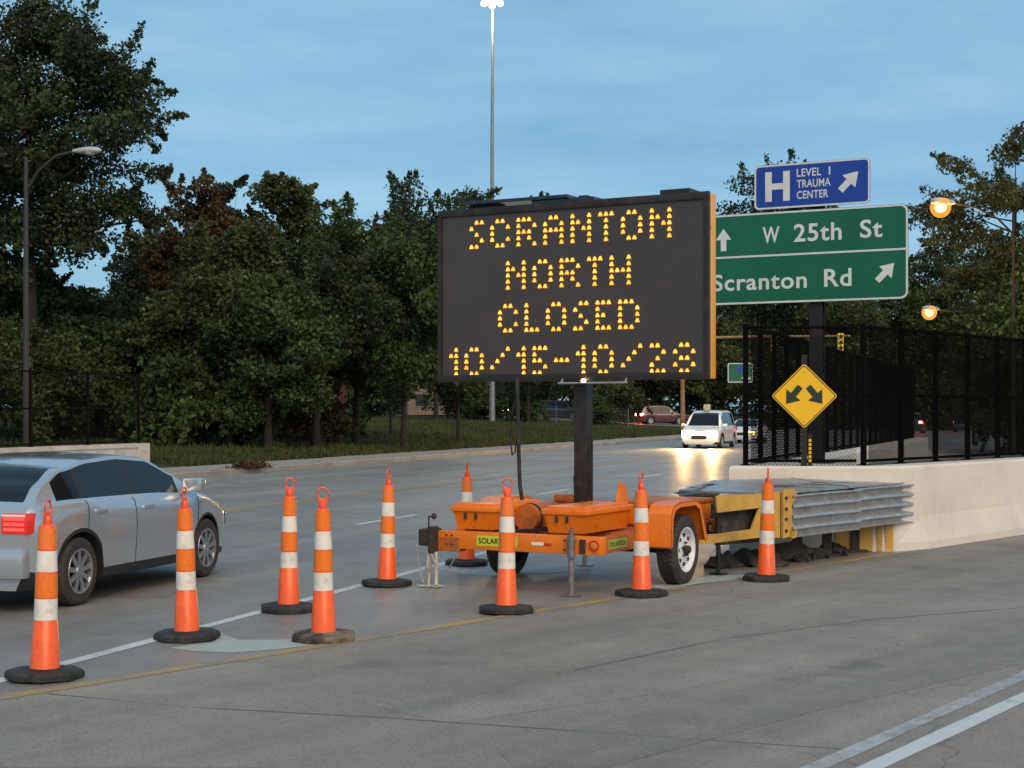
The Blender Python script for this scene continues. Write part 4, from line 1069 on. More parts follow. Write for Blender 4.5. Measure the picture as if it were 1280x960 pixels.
GS = thing('direction_sign', 'small green sign with a white left arrow on a grey post behind the headlit van', 'road sign', (18.8, 125, 0.1), R(-4))
m = MB(); m.tube([(0.1,0.06,0),(0.1,0.06,4.8)], 0.11, 10); m.build('post', MT['pole_grey'], GS, smooth=50)
m = MB(); m.prism(rounded(-1.28,0.75,4.0,5.6,0.12), -0.06, -0.02, axis='y'); pn = m.build('panel', MT['sign_green'], GS)
m = MB(); ring(m, rounded(-1.27,0.74,4.01,5.59,0.12), rounded(-1.2,0.67,4.08,5.52,0.1), -0.075, -0.062); put_poly(m, arrow_pts(0.2,4.38,0.75,R(180),head=0.5,hw=0.4,sw_=0.14), -0.062, 0.012); m.build('marking', MT['sign_white'], pn)
m = MB(); m.prism([(-0.52,4.92),(-0.25,4.80),(0.02,4.92),(0.05,5.15),(-0.02,5.32),(-0.48,5.32),(-0.55,5.15)], -0.072, -0.062, axis='y'); m.build('route_shield', MT['sign_blue'], pn)

# ------------------------------------------------------------------ cars
def lerp_tab(tab, t):
    for (a, va), (b, vb) in zip(tab, tab[1:]):
        if t <= b:
            k = (t-a)/(b-a) if b > a else 0
            k = k*k*(3-2*k)*0.35 + k*0.65
            return va+(vb-va)*k
    return tab[-1][1]

SHAPES = {
 'hatch': dict(L=3.95, W=1.70, belt=[(0,.80),(.03,.90),(.10,.93),(.5,.91),(.72,.89),(.78,.86),(.95,.70),(1,.56)],
    top=[(0,.80),(.03,.93),(.08,1.07),(.16,1.21),(.28,1.285),(.42,1.31),(.55,1.27),(.66,1.09),(.755,.895),(.78,.875),(.95,.715),(1,.57)],
    half=[(0,.70),(.04,.78),(.2,.84),(.75,.84),(.92,.77),(1,.60)], wheels=(0.72, 3.17), rw=0.305, ws=(.55,.755), rear=(.035,.16), side=[(.11,.20),(.215,.42),(.435,.66)], H=1.31),
 'van': dict(L=4.9, W=1.92, belt=[(0,.95),(.03,1.02),(.5,1.02),(.75,1.0),(.84,.95),(.96,.80),(1,.60)],
    top=[(0,.97),(.02,1.25),(.05,1.62),(.10,1.74),(.3,1.79),(.55,1.77),(.66,1.60),(.80,1.03),(.84,.97),(.96,.815),(1,.61)],
    half=[(0,.86),(.03,.92),(.2,.96),(.78,.96),(.94,.88),(1,.72)], wheels=(0.98, 3.96), rw=0.335, ws=(.62,.80), rear=(.015,.055), side=[(.07,.26),(.28,.48),(.50,.70)], H=1.79),
 'suv': dict(L=4.6, W=1.84, belt=[(0,.95),(.03,1.0),(.5,1.0),(.7,.99),(.76,.97),(.96,.86),(1,.62)],
    top=[(0,.97),(.03,1.2),(.08,1.55),(.15,1.64),(.3,1.68),(.5,1.66),(.58,1.54),(.70,1.06),(.76,.985),(.96,.875),(1,.63)],
    half=[(0,.82),(.03,.88),(.2,.92),(.78,.92),(.94,.86),(1,.74)], wheels=(0.9, 3.62), rw=0.35, ws=(.54,.70), rear=(.02,.09), side=[(.11,.24),(.255,.42),(.435,.60)], H=1.68),
}
def car(name, label, cat, loc, head, shape, paint, head_mat=None, tail_mat=None, roof_sign=False, plate=True, brake=None):
    S = SHAPES[shape]; Lc, W2 = S['L'], S['W']/2
    t = thing(name, label, cat, loc, math.atan2(head[1], head[0]) - math.pi/2)
    N = 72
    ts = sorted(set([i/N for i in range(N+1)] + [a for w_ in (S['ws'], S['rear'], *S['side']) for a in w_]))
    ra = S['rw']*1.17
    def section(tt):
        y = -Lc/2 + Lc*tt
        zb = lerp_tab(S['belt'], tt); zt = max(lerp_tab(S['top'], tt), zb+0.012); wh = lerp_tab(S['half'], tt)*W2/0.85*0.85/ max(v for _, v in S['half']) 
        zbot = 0.22 + (0.10*max(0, 0.06-tt)/0.06) + (0.06*max(0, tt-0.95)/0.05)
        for wy in S['wheels']:
            dy = (y+Lc/2) - wy
            if abs(dy) < ra: zbot = max(zbot, S['rw'] + math.sqrt(ra*ra-dy*dy)*0.98)
        zbot = min(zbot, zb-0.10)
        k = min(1.0, max(0.0, (zt-zb)/(S['H']-lerp_tab(S['belt'], .5))))
        pts = [(0, 0.20), (wh*0.90, 0.20 if zbot < 0.4 else zbot-0.01)]
        for f in (0, .12, .35, .6, .82, .94, 1):
            z = zbot+(zb-zbot)*f
            q = (z-0.58)/0.5
            wz = wh*(1 - 0.055*q*q - (0.035 if f == 1 else 0) + (0.012 if 0.55 < f < 0.9 else 0))
            pts.append((wz, z))
        wb_ = pts[-1][0]
        for f in (.06, .90, 1):
            pts.append((wb_*(1-0.03*k*min(1,f*8)-0.21*k*f), zb+(zt-zb)*(f-0.012*(f==1))))
        we = pts[-1][0]
        for f in (.86, .45, 0):
            pts.append((we*f, zt+0.025*(1-f*f)*(0.4+0.6*k)))
        return y, pts
    secs = [section(tt) for tt in ts]
    n_p = len(secs[0][1]); ring_n = 2*n_p - 2
    allv = []
    for y, pts in secs:
        for x, z in pts: allv.append((x, y, z))
        for x, z in reversed(pts[1:-1]): allv.append((-x, y, z))
    parts = {'body': [], 'windscreen': [], 'rear_window': [], 'side_window': [], 'underbody': [], 'pillar_trim': [], 'sill_trim': []}
    jg = 2+7-1                              # index of belt point
    for i in range(len(ts)-1):
        tm = (ts[i]+ts[i+1])/2
        for j in range(ring_n):
            f = (i*ring_n+j, i*ring_n+(j+1)%ring_n, (i+1)*ring_n+(j+1)%ring_n, (i+1)*ring_n+j)
            jj = j if j < n_p-1 else ring_n-1-j
            key = 'body'
            if jj in (0,): key = 'underbody'
            if jj in (1, 2): key = 'sill_trim'
            if jj == jg+1 and S['side'][0][0] < tm < S['side'][-1][1]: key = 'pillar_trim'
            if jj == jg+1 and any(a <= tm <= b for a, b in S['side']): key = 'side_window'
            if jj >= jg+4 and S['ws'][0] <= tm <= S['ws'][1]-0.008: key = 'windscreen'
            if jj >= jg+4 and S['rear'][0] <= tm <= S['rear'][1]: key = 'rear_window'
            parts[key].append(f)
    last = (len(ts)-1)*ring_n
    parts['body'].append(tuple(range(ring_n-1, -1, -1))); parts['body'].append(tuple(last+k for k in range(ring_n)))
    mats = {'body': paint, 'windscreen': MT['car_glass'], 'rear_window': MT['car_glass'], 'side_window': MT['car_glass'], 'underbody': MT['black_trim'], 'pillar_trim': MT['black_trim'], 'sill_trim': MT['black_trim']}
    for key, faces in parts.items():
        if not faces: continue
        groups = [faces] if key != 'pillar_trim' else [[f for f in faces if allv[f[0]][0]*sd > 0 and (a_ <= (allv[f[0]][1]+allv[f[2]][1])/2/Lc+0.5 <= b_)] for sd in (1,-1) for a_, b_ in ((0, .34*1), (.34, 1))]
        groups = [g_ for g_ in groups if g_]
        if key == 'side_window':            # each pane on its own
            groups = []
            for a, b in S['side']:
                for sd in (1, -1):
                    gsel = [f for f in faces if a <= (allv[f[0]][1]+allv[f[2]][1])/2/Lc+0.5 <= b and allv[f[0]][0]*sd > 0]
                    if gsel: groups.append(gsel)
        for gfs in groups:
            idx = sorted({v for f in gfs for v in f}); mp_ = {v: k for k, v in enumerate(idx)}
            mb = MB(); mb.add([allv[v] for v in idx], [tuple(mp_[v] for v in f) for f in gfs]); mb.build(key, mats[key], t, smooth=32)
    # door seams
    for tt in [S['side'][0][1]+0.007] + [b for _, b in S['side'][1:]] + [S['ws'][1]-0.015]:
        y_, pts = section(tt)
        for sd in (1, -1):
            mb = MB(); mb.tube([(sd*(p_[0]+0.0005), y_, p_[1]) for p_ in pts[3:9]], 0.0045, 5); mb.build('door_seam', MT['black_trim'], t)
    # wheels
    for wy in S['wheels']:
        for sd in (1, -1):
            T = Matrix.Translation((sd*(W2-0.125), wy-Lc/2, S['rw'])); r_ = S['rw']; w2 = 0.10
            mb = MB(); mb.lathe([(r_*.66,-w2),(r_*.9,-w2),(r_*.985,-w2*.8),(r_,-w2*.4),(r_,w2*.4),(r_*.985,w2*.8),(r_*.9,w2),(r_*.66,w2)], 36, axis='x', m=T, caps=False); wh_ = mb.build('wheel', MT['tyre'], t, smooth=35)
            mb = MB(); o = w2*sd
            mb.lathe([(r_*.68,o*.9),(r_*.66,o*1.02),(r_*.60,o*.98),(r_*.58,o*.5)], 28, axis='x', m=T, caps=False)
            for k in range(9):
                rot = T @ Matrix.Rotation(2*math.pi*k/9, 4, 'X')
                mb.box(min(o*.72,o*.9), max(o*.72,o*.9), -0.022, 0.022, 0.03, r_*.61, m=rot)
            mb.lathe([(0.055,o*.7),(0.05,o*.98),(0,o)], 14, axis='x', m=T)
            mb.build('rim', MT['chrome'], wh_, smooth=35)
            mb = MB(); mb.lathe([(r_*.6,o*.35),(0,o*.34)], 20, axis='x', m=T); mb.build('brake_disc', MT['black_trim'], wh_)
    # lamps
    yb, yf = -Lc/2, Lc/2
    zt_ = lerp_tab(S['belt'], 0.02)-0.06
    xt = lerp_tab(S['half'], 0.02)/max(v for _, v in S['half'])*W2
    for sd in (1, -1):
        mb = MB(); mb.box(min(sd*(xt-0.25),sd*(xt+0.012)), max(sd*(xt-0.25),sd*(xt+0.012)), yb-0.012, yb+0.26, zt_-0.13, zt_+0.05, ch=0.02); tlo = mb.build('tail_light', tail_mat or MT['red_reflector'], t, smooth=40)
        if tail_mat is MT['tail_lit']:
            mb = MB()
            for q_ in range(3):
                mb.box(min(sd*(xt-0.22),sd*(xt-0.02)), max(sd*(xt-0.22),sd*(xt-0.02)), yb-0.016, yb-0.0125, zt_-0.10+q_*0.045, zt_-0.075+q_*0.045)
            mb.build('lamp_bars', MT['tail_hot2'], tlo)
            mb = MB(); mb.box(min(sd*(xt-0.24),sd*(xt-0.01)), max(sd*(xt-0.24),sd*(xt-0.01)), yb-0.0155, yb-0.0125, zt_+0.022, zt_+0.040); mb.build('reverse_lens', MT['white_reflector'], tlo)
        mb = MB(); mb.box(min(sd*(xt-0.22),sd*(xt-0.06)), max(sd*(xt-0.22),sd*(xt-0.06)), yb-0.03, yb+0.05, 0.37, 0.41, ch=0.006); mb.build('reflector', MT['tail_lit'] if tail_mat else MT['red_reflector'], t)
        th_ = 0.965; xh = lerp_tab(S['half'], th_)/max(v for _, v in S['half'])*W2; zh = lerp_tab(S['belt'], th_)-0.09; yh = -Lc/2+Lc*th_
        mb = MB(); mb.box(min(sd*(xh-0.40),sd*(xh-0.01)), max(sd*(xh-0.40),sd*(xh-0.01)), yh-0.1, yf+0.012-0.03*(shape=='hatch'), zh-0.09-0.05*(shape=='van'), zh+0.075+0.05*(shape=='van'), ch=0.03); mb.build('headlight', head_mat or MT['pane'], t, smooth=40)
        mb = MB(); ym = -Lc/2+Lc*(S['ws'][1]-0.06); zm = lerp_tab(S['belt'], .68)+0.07
        mb.box(min(sd*(W2-0.06),sd*(W2+0.15)), max(sd*(W2-0.06),sd*(W2+0.15)), ym-0.06, ym+0.06, zm-0.05, zm+0.09, ch=0.03); mb.build('mirror', paint, t, smooth=40)
        for a, b in S['side'][1:]:
            yh_ = -Lc/2+Lc*(a+0.02); zh_ = lerp_tab(S['belt'], a)-0.10
            mb = MB(); mb.box(min(sd*(W2-0.03),sd*(W2+0.012)), max(sd*(W2-0.03),sd*(W2+0.012)), yh_, yh_+0.2, zh_-0.02, zh_+0.015, ch=0.006); mb.build('door_handle', paint, t, smooth=40)
    hwb = xt*0.98
    mb = MB(); mb.box(-hwb, hwb, yb-0.045, yb+0.10, 0.30, 0.56, ch=0.035); mb.build('rear_bumper', paint, t, smooth=40)
    mb = MB(); mb.box(-hwb*0.82, hwb*0.82, yf-0.10, yf+0.035, 0.24, 0.42, ch=0.03); mb.build('front_bumper', paint if shape != 'van' else MT['white_car'], t, smooth=40)
    mb = MB(); mb.box(-0.36,0.36,yf-0.04,yf+0.018,0.44,0.60,ch=0.02); gr = mb.build('grille', MT['black_trim'], t, smooth=40)
    if plate:
        mb = MB(); mb.box(-0.16,0.16,yb-0.052,yb-0.046,0.50 if shape=='hatch' else 0.6,0.60 if shape=='hatch' else 0.7); mb.build('licence_plate', MT['sign_white'], t)
    if roof_sign:
        mb = MB(); mb.box(-0.16,0.16,0.35,0.62,S['H']+0.01,S['H']+0.30,ch=0.03); mb.build('roof_sign', MT['trim_white'], t)
    return t

hd15 = (math.sin(R(15.5)), math.cos(R(15.5)))
# rear right corner near (-4.1, 13.4)
cx_ = -4.02 + hd15[0]*1.95 - hd15[1]*0.82; cy_ = 13.0 + hd15[1]*1.95 + hd15[0]*0.82
car('hatchback_car', 'silver hatchback driving away with lit red tail lights, cut by the left edge', 'car', (cx_, cy_, 0.002), hd15, 'hatch', MT['silver'], tail_mat=MT['tail_lit'])
hm = (-RDX, -RDY)
van = car('minivan', 'white minivan with bright headlights coming towards the viewer on the far road', 'van', (9.55, 74.5, 0.002), hm, 'van', MT['white_car'], head_mat=MT['head_lamp'], roof_sign=True)
for sx_ in (-0.68, 0.68):
    hl = bpy.data.lights.new('headlight_beam', 'SPOT'); hl.energy = 2600; hl.color = (1.0, 0.55, 0.18); hl.spot_size = R(70); hl.spot_blend = 0.6; hl.shadow_soft_size = 0.12
    ho = bpy.data.objects.new('headlight_beam', hl); COL.objects.link(ho); ho.parent = van; ho.location = (sx_, 2.56, 0.72); ho.rotation_euler = (R(86), 0, 0)
car('sedan_car', 'pale car with an amber lamp following close behind the white minivan', 'car', (13.2, 86, 0.002), hm, 'hatch', MT['white_car'], head_mat=MT['amber_lit'])
car('station_wagon', 'dark red car with lit lamps crossing behind the lawn', 'car', (13.6, 139, 0.60), (0.97, 0.22), 'suv', MT['red_car'], tail_mat=MT['tail_hot'])
car('dark_van', 'dark grey van with headlights on behind the lawn, left of the message board mast', 'van', (4.3, 140, 0.98), (0.95, -0.3), 'van', MT['dark_car'], head_mat=MT['head_dim'])
car('dark_car', 'dark car with one bright headlamp behind the lawn under the board', 'car', (-2.6, 138, 1.2), (0.9, -0.43), 'suv', MT['dark_car'], head_mat=MT['head_dim'])
car('dark_car', 'dark car with bright red brake lights seen through the right fence', 'car', (32.6, 125, 0.002), (0.33,0.94), 'suv', MT['dark_car'], tail_mat=MT['tail_hot'])
car('dark_car', 'dark car with dim red lights seen through the fence at the right edge', 'car', (38.6, 131, 0.002), (0.33,0.94), 'suv', MT['dark_car'], tail_mat=MT['tail_hot'])
m = MB()
vs = [strip_pt(s, q, lawn_z(q)+0.05) for s in (96, 108) for q in (2.5, 6, 11, 16, 22, 30, 60)]
m.add(vs, [(i, i+1, 8+i, 7+i) for i in range(6)]); m.build('side_street', MT['road'], kind='structure')

# ------------------------------------------------------------------ trees and shrubs
def leaf_cards(P, Nrm, size, rng):
    """one diamond-shaped leaf per point: 4 verts, one quad"""
    n = len(P)
    d = rng.normal(size=(n,3)); d += Nrm*0.5; d /= np.linalg.norm(d,axis=1,keepdims=True)
    up = rng.normal(size=(n,3)); a = np.cross(d, up); a /= np.linalg.norm(a,axis=1,keepdims=True)+1e-9
    b = np.cross(d, a)
    s = size*rng.uniform(0.55,1.35,size=(n,1)); asp = rng.uniform(0.45,0.8,size=(n,1))
    v = np.empty((n,4,3))
    v[:,0] = P - a*s; v[:,1] = P + b*s*asp + d*s*0.15; v[:,2] = P + a*s; v[:,3] = P - b*s*asp + d*s*0.15
    return v.reshape(-1,3)

def mesh_quads(name, V):
    n = len(V)//4
    me = bpy.data.meshes.new(name)
    me.vertices.add(len(V)); me.vertices.foreach_set('co', V.astype(np.float32).ravel())
    me.loops.add(n*4); me.loops.foreach_set('vertex_index', np.arange(n*4, dtype=np.int32))
    me.polygons.add(n); me.polygons.foreach_set('loop_start', np.arange(0, n*4, 4, dtype=np.int32))
    me.update(calc_edges=True)
    return me

def crown_points(lobes, n, rng, shell=0.55):
    c = np.array([l[0] for l in lobes]); r = np.array([l[1] for l in lobes])
    w_ = r[:, :].prod(axis=1)**(2/3); w_ /= w_.sum()
    k = rng.choice(len(lobes), n, p=w_)
    d = rng.normal(size=(n,3)); d /= np.linalg.norm(d,axis=1,keepdims=True)
    u = rng.uniform(0,1,size=(n,1))**0.45
    u = shell + (1-shell)*u if shell > 0 else u
    u *= 1 + rng.normal(size=(n,1))*0.10
    # twig-scale clumping
    ph = np.sin(d[:,:1]*9+k[:,None]) * np.sin(d[:,1:2]*8+k[:,None]*2) * np.sin(d[:,2:3]*9)
    u *= 1 + 0.22*ph
    return c[k] + d*u*r[k], d

def twig_sprays(lobes, env_c, n_sp, per, rng):
    """leafy twigs that stick out of the crown"""
    Ps, Ds = [], []
    ec = np.array(env_c)
    for _ in range(n_sp):
        c, r_ = lobes[rng.integers(len(lobes))]
        d = (c-ec); d = d/(np.linalg.norm(d)+1e-6) + rng.normal(size=3)*0.65 + np.array([0,0,0.12]); d /= np.linalg.norm(d)
        t = rng.uniform(0, 1, (per,1))**0.8
        ln = rng.uniform(0.6, 1.35)*r_.mean()
        bend = np.array([0,0,-1.0])*rng.uniform(-.15,.35)*ln
        p = c + d*r_*0.75 + d*ln*t + bend*t*t + rng.normal(size=(per,3))*0.17*r_.mean()*(1.1-0.8*t)
        Ps.append(p); Ds.append(np.repeat(d[None], per, 0))
    return np.vstack(Ps), np.vstack(Ds)

def make_lobes(env_c, env_r, n, rs, rng, hollow=0.35, flat=0.75, squash_bottom=True):
    out = []
    while len(out) < n:
        p = rng.uniform(-1,1,3); q = np.linalg.norm(p)
        if q > 1 or q < hollow: continue
        if squash_bottom and p[2] < -0.55 and rng.uniform() < 0.5: continue
        rr = rs*rng.uniform(0.55,1.25)
        c = np.array(env_c) + p*np.array(env_r)*0.92
        out.append((c, np.array([rr*rng.uniform(.85,1.25), rr*rng.uniform(.85,1.25), rr*flat*rng.uniform(.8,1.2)])))
    return out

def build_tree(name, label, cat, base, env_c, env_r, n_lobes, lobe_r, n_leaf, leaf, mat, trunk_r, seed, group=None, hollow=0.35, flat=0.7, extra=(), shell=0.5, cat_limb=True):
    rng = np.random.default_rng(seed); rnd = random.Random(seed)
    t = thing(name, label, cat, base, 0, group)
    lobes = make_lobes(env_c, env_r, n_lobes, lobe_r, rng, hollow, flat)
    lobes += [(np.array(c), np.array(r_)) for c, r_ in extra]
    P, D = crown_points(lobes, int(n_leaf*0.78), rng, shell*0.6)
    ns = max(6, int(len(lobes)*1.5)); P2, D2 = twig_sprays(lobes, env_c, ns, max(12, int(n_leaf*0.30/ns)), rng)
    P = np.vstack([P, P2]); D = np.vstack([D, D2])
    P[:,2] = np.maximum(P[:,2], 0.15)
    me = mesh_quads('crown', leaf_cards(P, D, leaf, rng)); me.materials.append(mat)
    o = bpy.data.objects.new('crown', me); COL.objects.link(o); o.parent = t
    # trunk with limbs
    mb = MB(); topz = env_c[2]+env_r[2]*0.45
    tp = []
    for k in range(7):
        f = k/6; tp.append((env_c[0]*f + rnd.uniform(-.15,.15)*f*trunk_r*5, env_c[1]*f, topz*f))
    mb.tube([(0,0,-0.3)]+tp[1:], [trunk_r*1.25]+[trunk_r*(1-0.8*k/6) for k in range(1,7)], 9)
    for c, r_ in lobes[::max(1, len(lobes)//26)]:
        zj = max(0.25*topz, min(topz*0.95, c[2]-rnd.uniform(0.8,2.2)*max(r_)))
        f = zj/topz; st = Vector((env_c[0]*f, env_c[1]*f, zj)); en = Vector(c)
        mid = st.lerp(en, 0.5) + Vector((0,0,-0.12*(en-st).length*rnd.uniform(-.3,1)))
        r0 = trunk_r*(1-0.75*f)*0.45
        mb.tube([st, mid, en, en+(en-mid)*0.35], [r0, r0*0.6, r0*0.3, r0*0.1], 5, caps=False)
    mb.build('trunk', MT['bark'], t, smooth=60)
    return t

LF = {
 'dark': leaf_mat('dark_green_leaves', (0.0225,0.0349,0.0144), (0.0375,0.0553,0.0210), (0.0650,0.0874,0.0315)),
 'olive': leaf_mat('olive_leaves', (0.0338,0.0466,0.0158), (0.0550,0.0728,0.0236), (0.0950,0.1165,0.0368)),
 'green': leaf_mat('mid_green_leaves', (0.0275,0.0495,0.0171), (0.0475,0.0786,0.0250), (0.0850,0.1252,0.0368)),
 'rust': leaf_mat('rusty_autumn_leaves', (0.0425,0.0286,0.0137), (0.0688,0.0468,0.0200), (0.1063,0.0676,0.0250)),
 'cool': leaf_mat('cool_dark_leaves', (0.0187,0.0349,0.0196), (0.0325,0.0553,0.0276), (0.0525,0.0844,0.0394)),
 'lacy': leaf_mat('warm_lacy_leaves', (0.0375,0.0466,0.0210), (0.0625,0.0757,0.0315), (0.1000,0.1165,0.0446)),
}
def px2x(u, d): return (u-640)/F_PX*d
def px2z(v, d): return CAM_H + (515-v)/F_PX*d

TG = 'trees along the far side of the road'
# the tall tree at the left edge: open crown, branches reach out to the right
bx, by = px2x(35, 56), 56.0
build_tree('oak_tree', 'tallest dark tree with an open crown, at the left edge of the photo', 'tree', (bx, by, 0.8),
    (0.1,0,10.6), (4.7,4.0,5.6), 100, 1.05, 80000, 0.085, LF['dark'], 0.34, 11, TG, hollow=0.15, flat=0.72,
    extra=[((3.7,0,12.4),(1.0,1.0,0.8)),((4.3,0.3,11.6),(0.8,0.8,0.45)),((4.2,-.3,9.6),(0.9,0.8,0.4)),((3.5,.4,8.7),(1.0,0.9,0.4)),((4.6,0.2,8.0),(0.75,0.8,0.35)),((3.9,0,7.2),(0.9,.8,0.35)),((0.5,0,15.6),(1.1,1.0,1.0)),((1.7,0,14.7),(1.0,1.0,0.9))])
def tree_at(name, lab, u, d, vtop, half_px, mat, seed, vbot=520, n=9000, leaf=0.12, lr=None, nl=26, base_z=None, group=TG, hollow=0.35, flat=0.75, tr=0.16, depth=1.0, shell=0.5, crown_from=None):
    zt = px2z(vtop, d); x = px2x(u, d); rx = half_px/F_PX*d
    q = ((x+8.9)*-RDY + (d-38.9)*RDX)
    zb = lawn_z(max(q,0)) if q > 0 else 0.0
    h = zt - zb; z0 = (px2z(crown_from, d)-zb) if crown_from else 0.12*h
    lr = lr or rx*0.36
    return build_tree(name, lab, 'tree', (x, d, zb-0.05), (0,0,(h+z0)/2), (rx*1.08, rx*0.95*depth, (h-z0)/2*0.98), int(nl*2.0), lr*0.92, int(n*2.95), leaf*0.86, mat, tr, seed, group, hollow, flat, shell=shell)

tree_at('bushy_tree', 'low dark bushy tree under the tall oak, at the left edge behind the fence', 40, 60, 330, 120, LF['green'], 21, n=12000, lr=0.95, nl=34)
tree_at('bushy_tree', 'dark bushy tree above the end of the left wall', 150, 62, 355, 95, LF['cool'], 22, n=10000, lr=0.9, nl=30)
tree_at('maple_tree', 'rusty brown leaved tree right of the tall oak', 238, 66, 205, 58, LF['rust'], 23, n=10000, leaf=0.11, lr=0.75, nl=32, hollow=0.2)
tree_at('slim_tree', 'small dark treetop just behind the rusty brown tree', 285, 80, 200, 36, LF['cool'], 24, n=6000, leaf=0.12, lr=0.6, nl=18)
tree_at('bushy_tree', 'broad olive green tree in front of the rusty brown tree', 285, 58, 262, 92, LF['olive'], 25, n=14000, leaf=0.10, lr=0.8, nl=40)
tree_at('ash_tree', 'yellow green tree with feathery top left of the message board', 365, 68, 212, 80, LF['olive'], 26, n=13000, leaf=0.11, lr=0.72, nl=40, hollow=0.2)
tree_at('ash_tree', 'dark green tree with lacy twigs at its top, next to the board', 445, 66, 238, 70, LF['green'], 27, n=11000, leaf=0.105, lr=0.7, nl=36, hollow=0.2)
tree_at('bushy_tree', 'dense green tree directly left of the message board', 505, 62, 285, 68, LF['green'], 28, n=11000, leaf=0.10, lr=0.75, nl=34, crown_from=500, tr=0.12)
tree_at('bushy_tree', 'dark bushy tree with a crooked trunk above the lawn', 395, 60, 300, 85, LF['dark'], 29, n=12000, leaf=0.10, lr=0.8, nl=36, crown_from=485, tr=0.16)
tree_at('elm_tree', 'large round dark tree rising behind the message board top left', 545, 118, 212, 92, LF['cool'], 30, n=14000, leaf=0.17, lr=1.6, nl=44)
tree_at('elm_tree', 'dark tree behind the top of the message board, right of the tall light mast', 660, 125, 236, 70, LF['cool'], 31, n=9000, leaf=0.18, lr=1.5, nl=30)
tree_at('elm_tree', 'dark tree rising behind the blue hospital sign', 975, 165, 192, 102, LF['cool'], 32, n=17000, leaf=0.21, lr=2.2, nl=48)
tree_at('locust_tree', 'tall lacy tree with open branches at the right edge', 1268, 66, 140, 112, LF['lacy'], 133, n=10500, leaf=0.095, lr=0.85, nl=42, hollow=0.3, flat=0.55, tr=0.24, crown_from=440)
tree_at('bushy_tree', 'dark bushy tree below the lacy tree at the right edge', 1282, 76, 318, 105, LF['olive'], 34, n=14000, leaf=0.11, lr=1.1, nl=40)
tree_at('bushy_tree', 'dark bushy tree right behind the green sign', 1105, 158, 335, 105, LF['olive'], 35, n=13000, leaf=0.19, lr=2.1, nl=36)
tree_at('bushy_tree', 'dark bushy tree behind the lower edge of the green sign', 985, 172, 350, 110, LF['olive'], 36, n=12000, leaf=0.2, lr=2.3, nl=36)
tree_at('bushy_tree', 'dark bushy tree behind the sign bottom, far beyond the dark van', 720, 150, 380, 110, LF['green'], 37, n=10000, leaf=0.2, lr=2.1, nl=34)
tree_at('bushy_tree', 'dark bushy tree behind the red car', 850, 155, 385, 90, LF['olive'], 38, n=9000, leaf=0.2, lr=2.0, nl=30)
tree_at('young_tree', 'young tree with a thin dark trunk on the lawn below the board corner', 573, 72, 440, 34, LF['green'], 39, n=2600, leaf=0.09, lr=0.42, nl=14, crown_from=505, tr=0.11)
tree_at('young_tree', 'young spreading tree on the lawn left of the board', 488, 76, 425, 60, LF['olive'], 40, n=4000, leaf=0.10, lr=0.55, nl=20, crown_from=500, tr=0.075)

tree_at('bushy_tree', 'dark bushy tree filling the lower right corner behind the fence, under the lacy tree', 1330, 62, 290, 105, LF['green'], 41, n=12000, leaf=0.12, lr=1.2, nl=36)
tree_at('bushy_tree', 'dark bushy tree between the green sign and the lacy tree', 1178, 155, 292, 72, LF['olive'], 42, n=12000, leaf=0.18, lr=1.7, nl=32)
tree_at('bushy_tree', 'olive bushy tree behind the small green direction sign', 905, 150, 395, 70, LF['olive'], 43, n=8000, leaf=0.2, lr=1.7, nl=28)
tree_at('bushy_tree', 'dark bushy tree behind the rusty tree, low between it and the oak', 195, 74, 330, 75, LF['dark'], 44, n=10000, leaf=0.12, lr=0.9, nl=34)
tree_at('bushy_tree', 'dark tree behind the left fence at the very edge of the photo', -20, 58, 300, 90, LF['dark'], 45, n=10000, leaf=0.11, lr=0.9, nl=34)
tree_at('bushy_tree', 'dark green tree closing the gap between the oak and the rusty brown tree', 205, 72, 262, 60, LF['cool'], 46, n=9000, leaf=0.11, lr=0.85, nl=30)
tree_at('bushy_tree', 'mid green tree low between the olive tree and the message board', 335, 57, 345, 75, LF['green'], 47, n=9000, leaf=0.10, lr=0.75, nl=30)
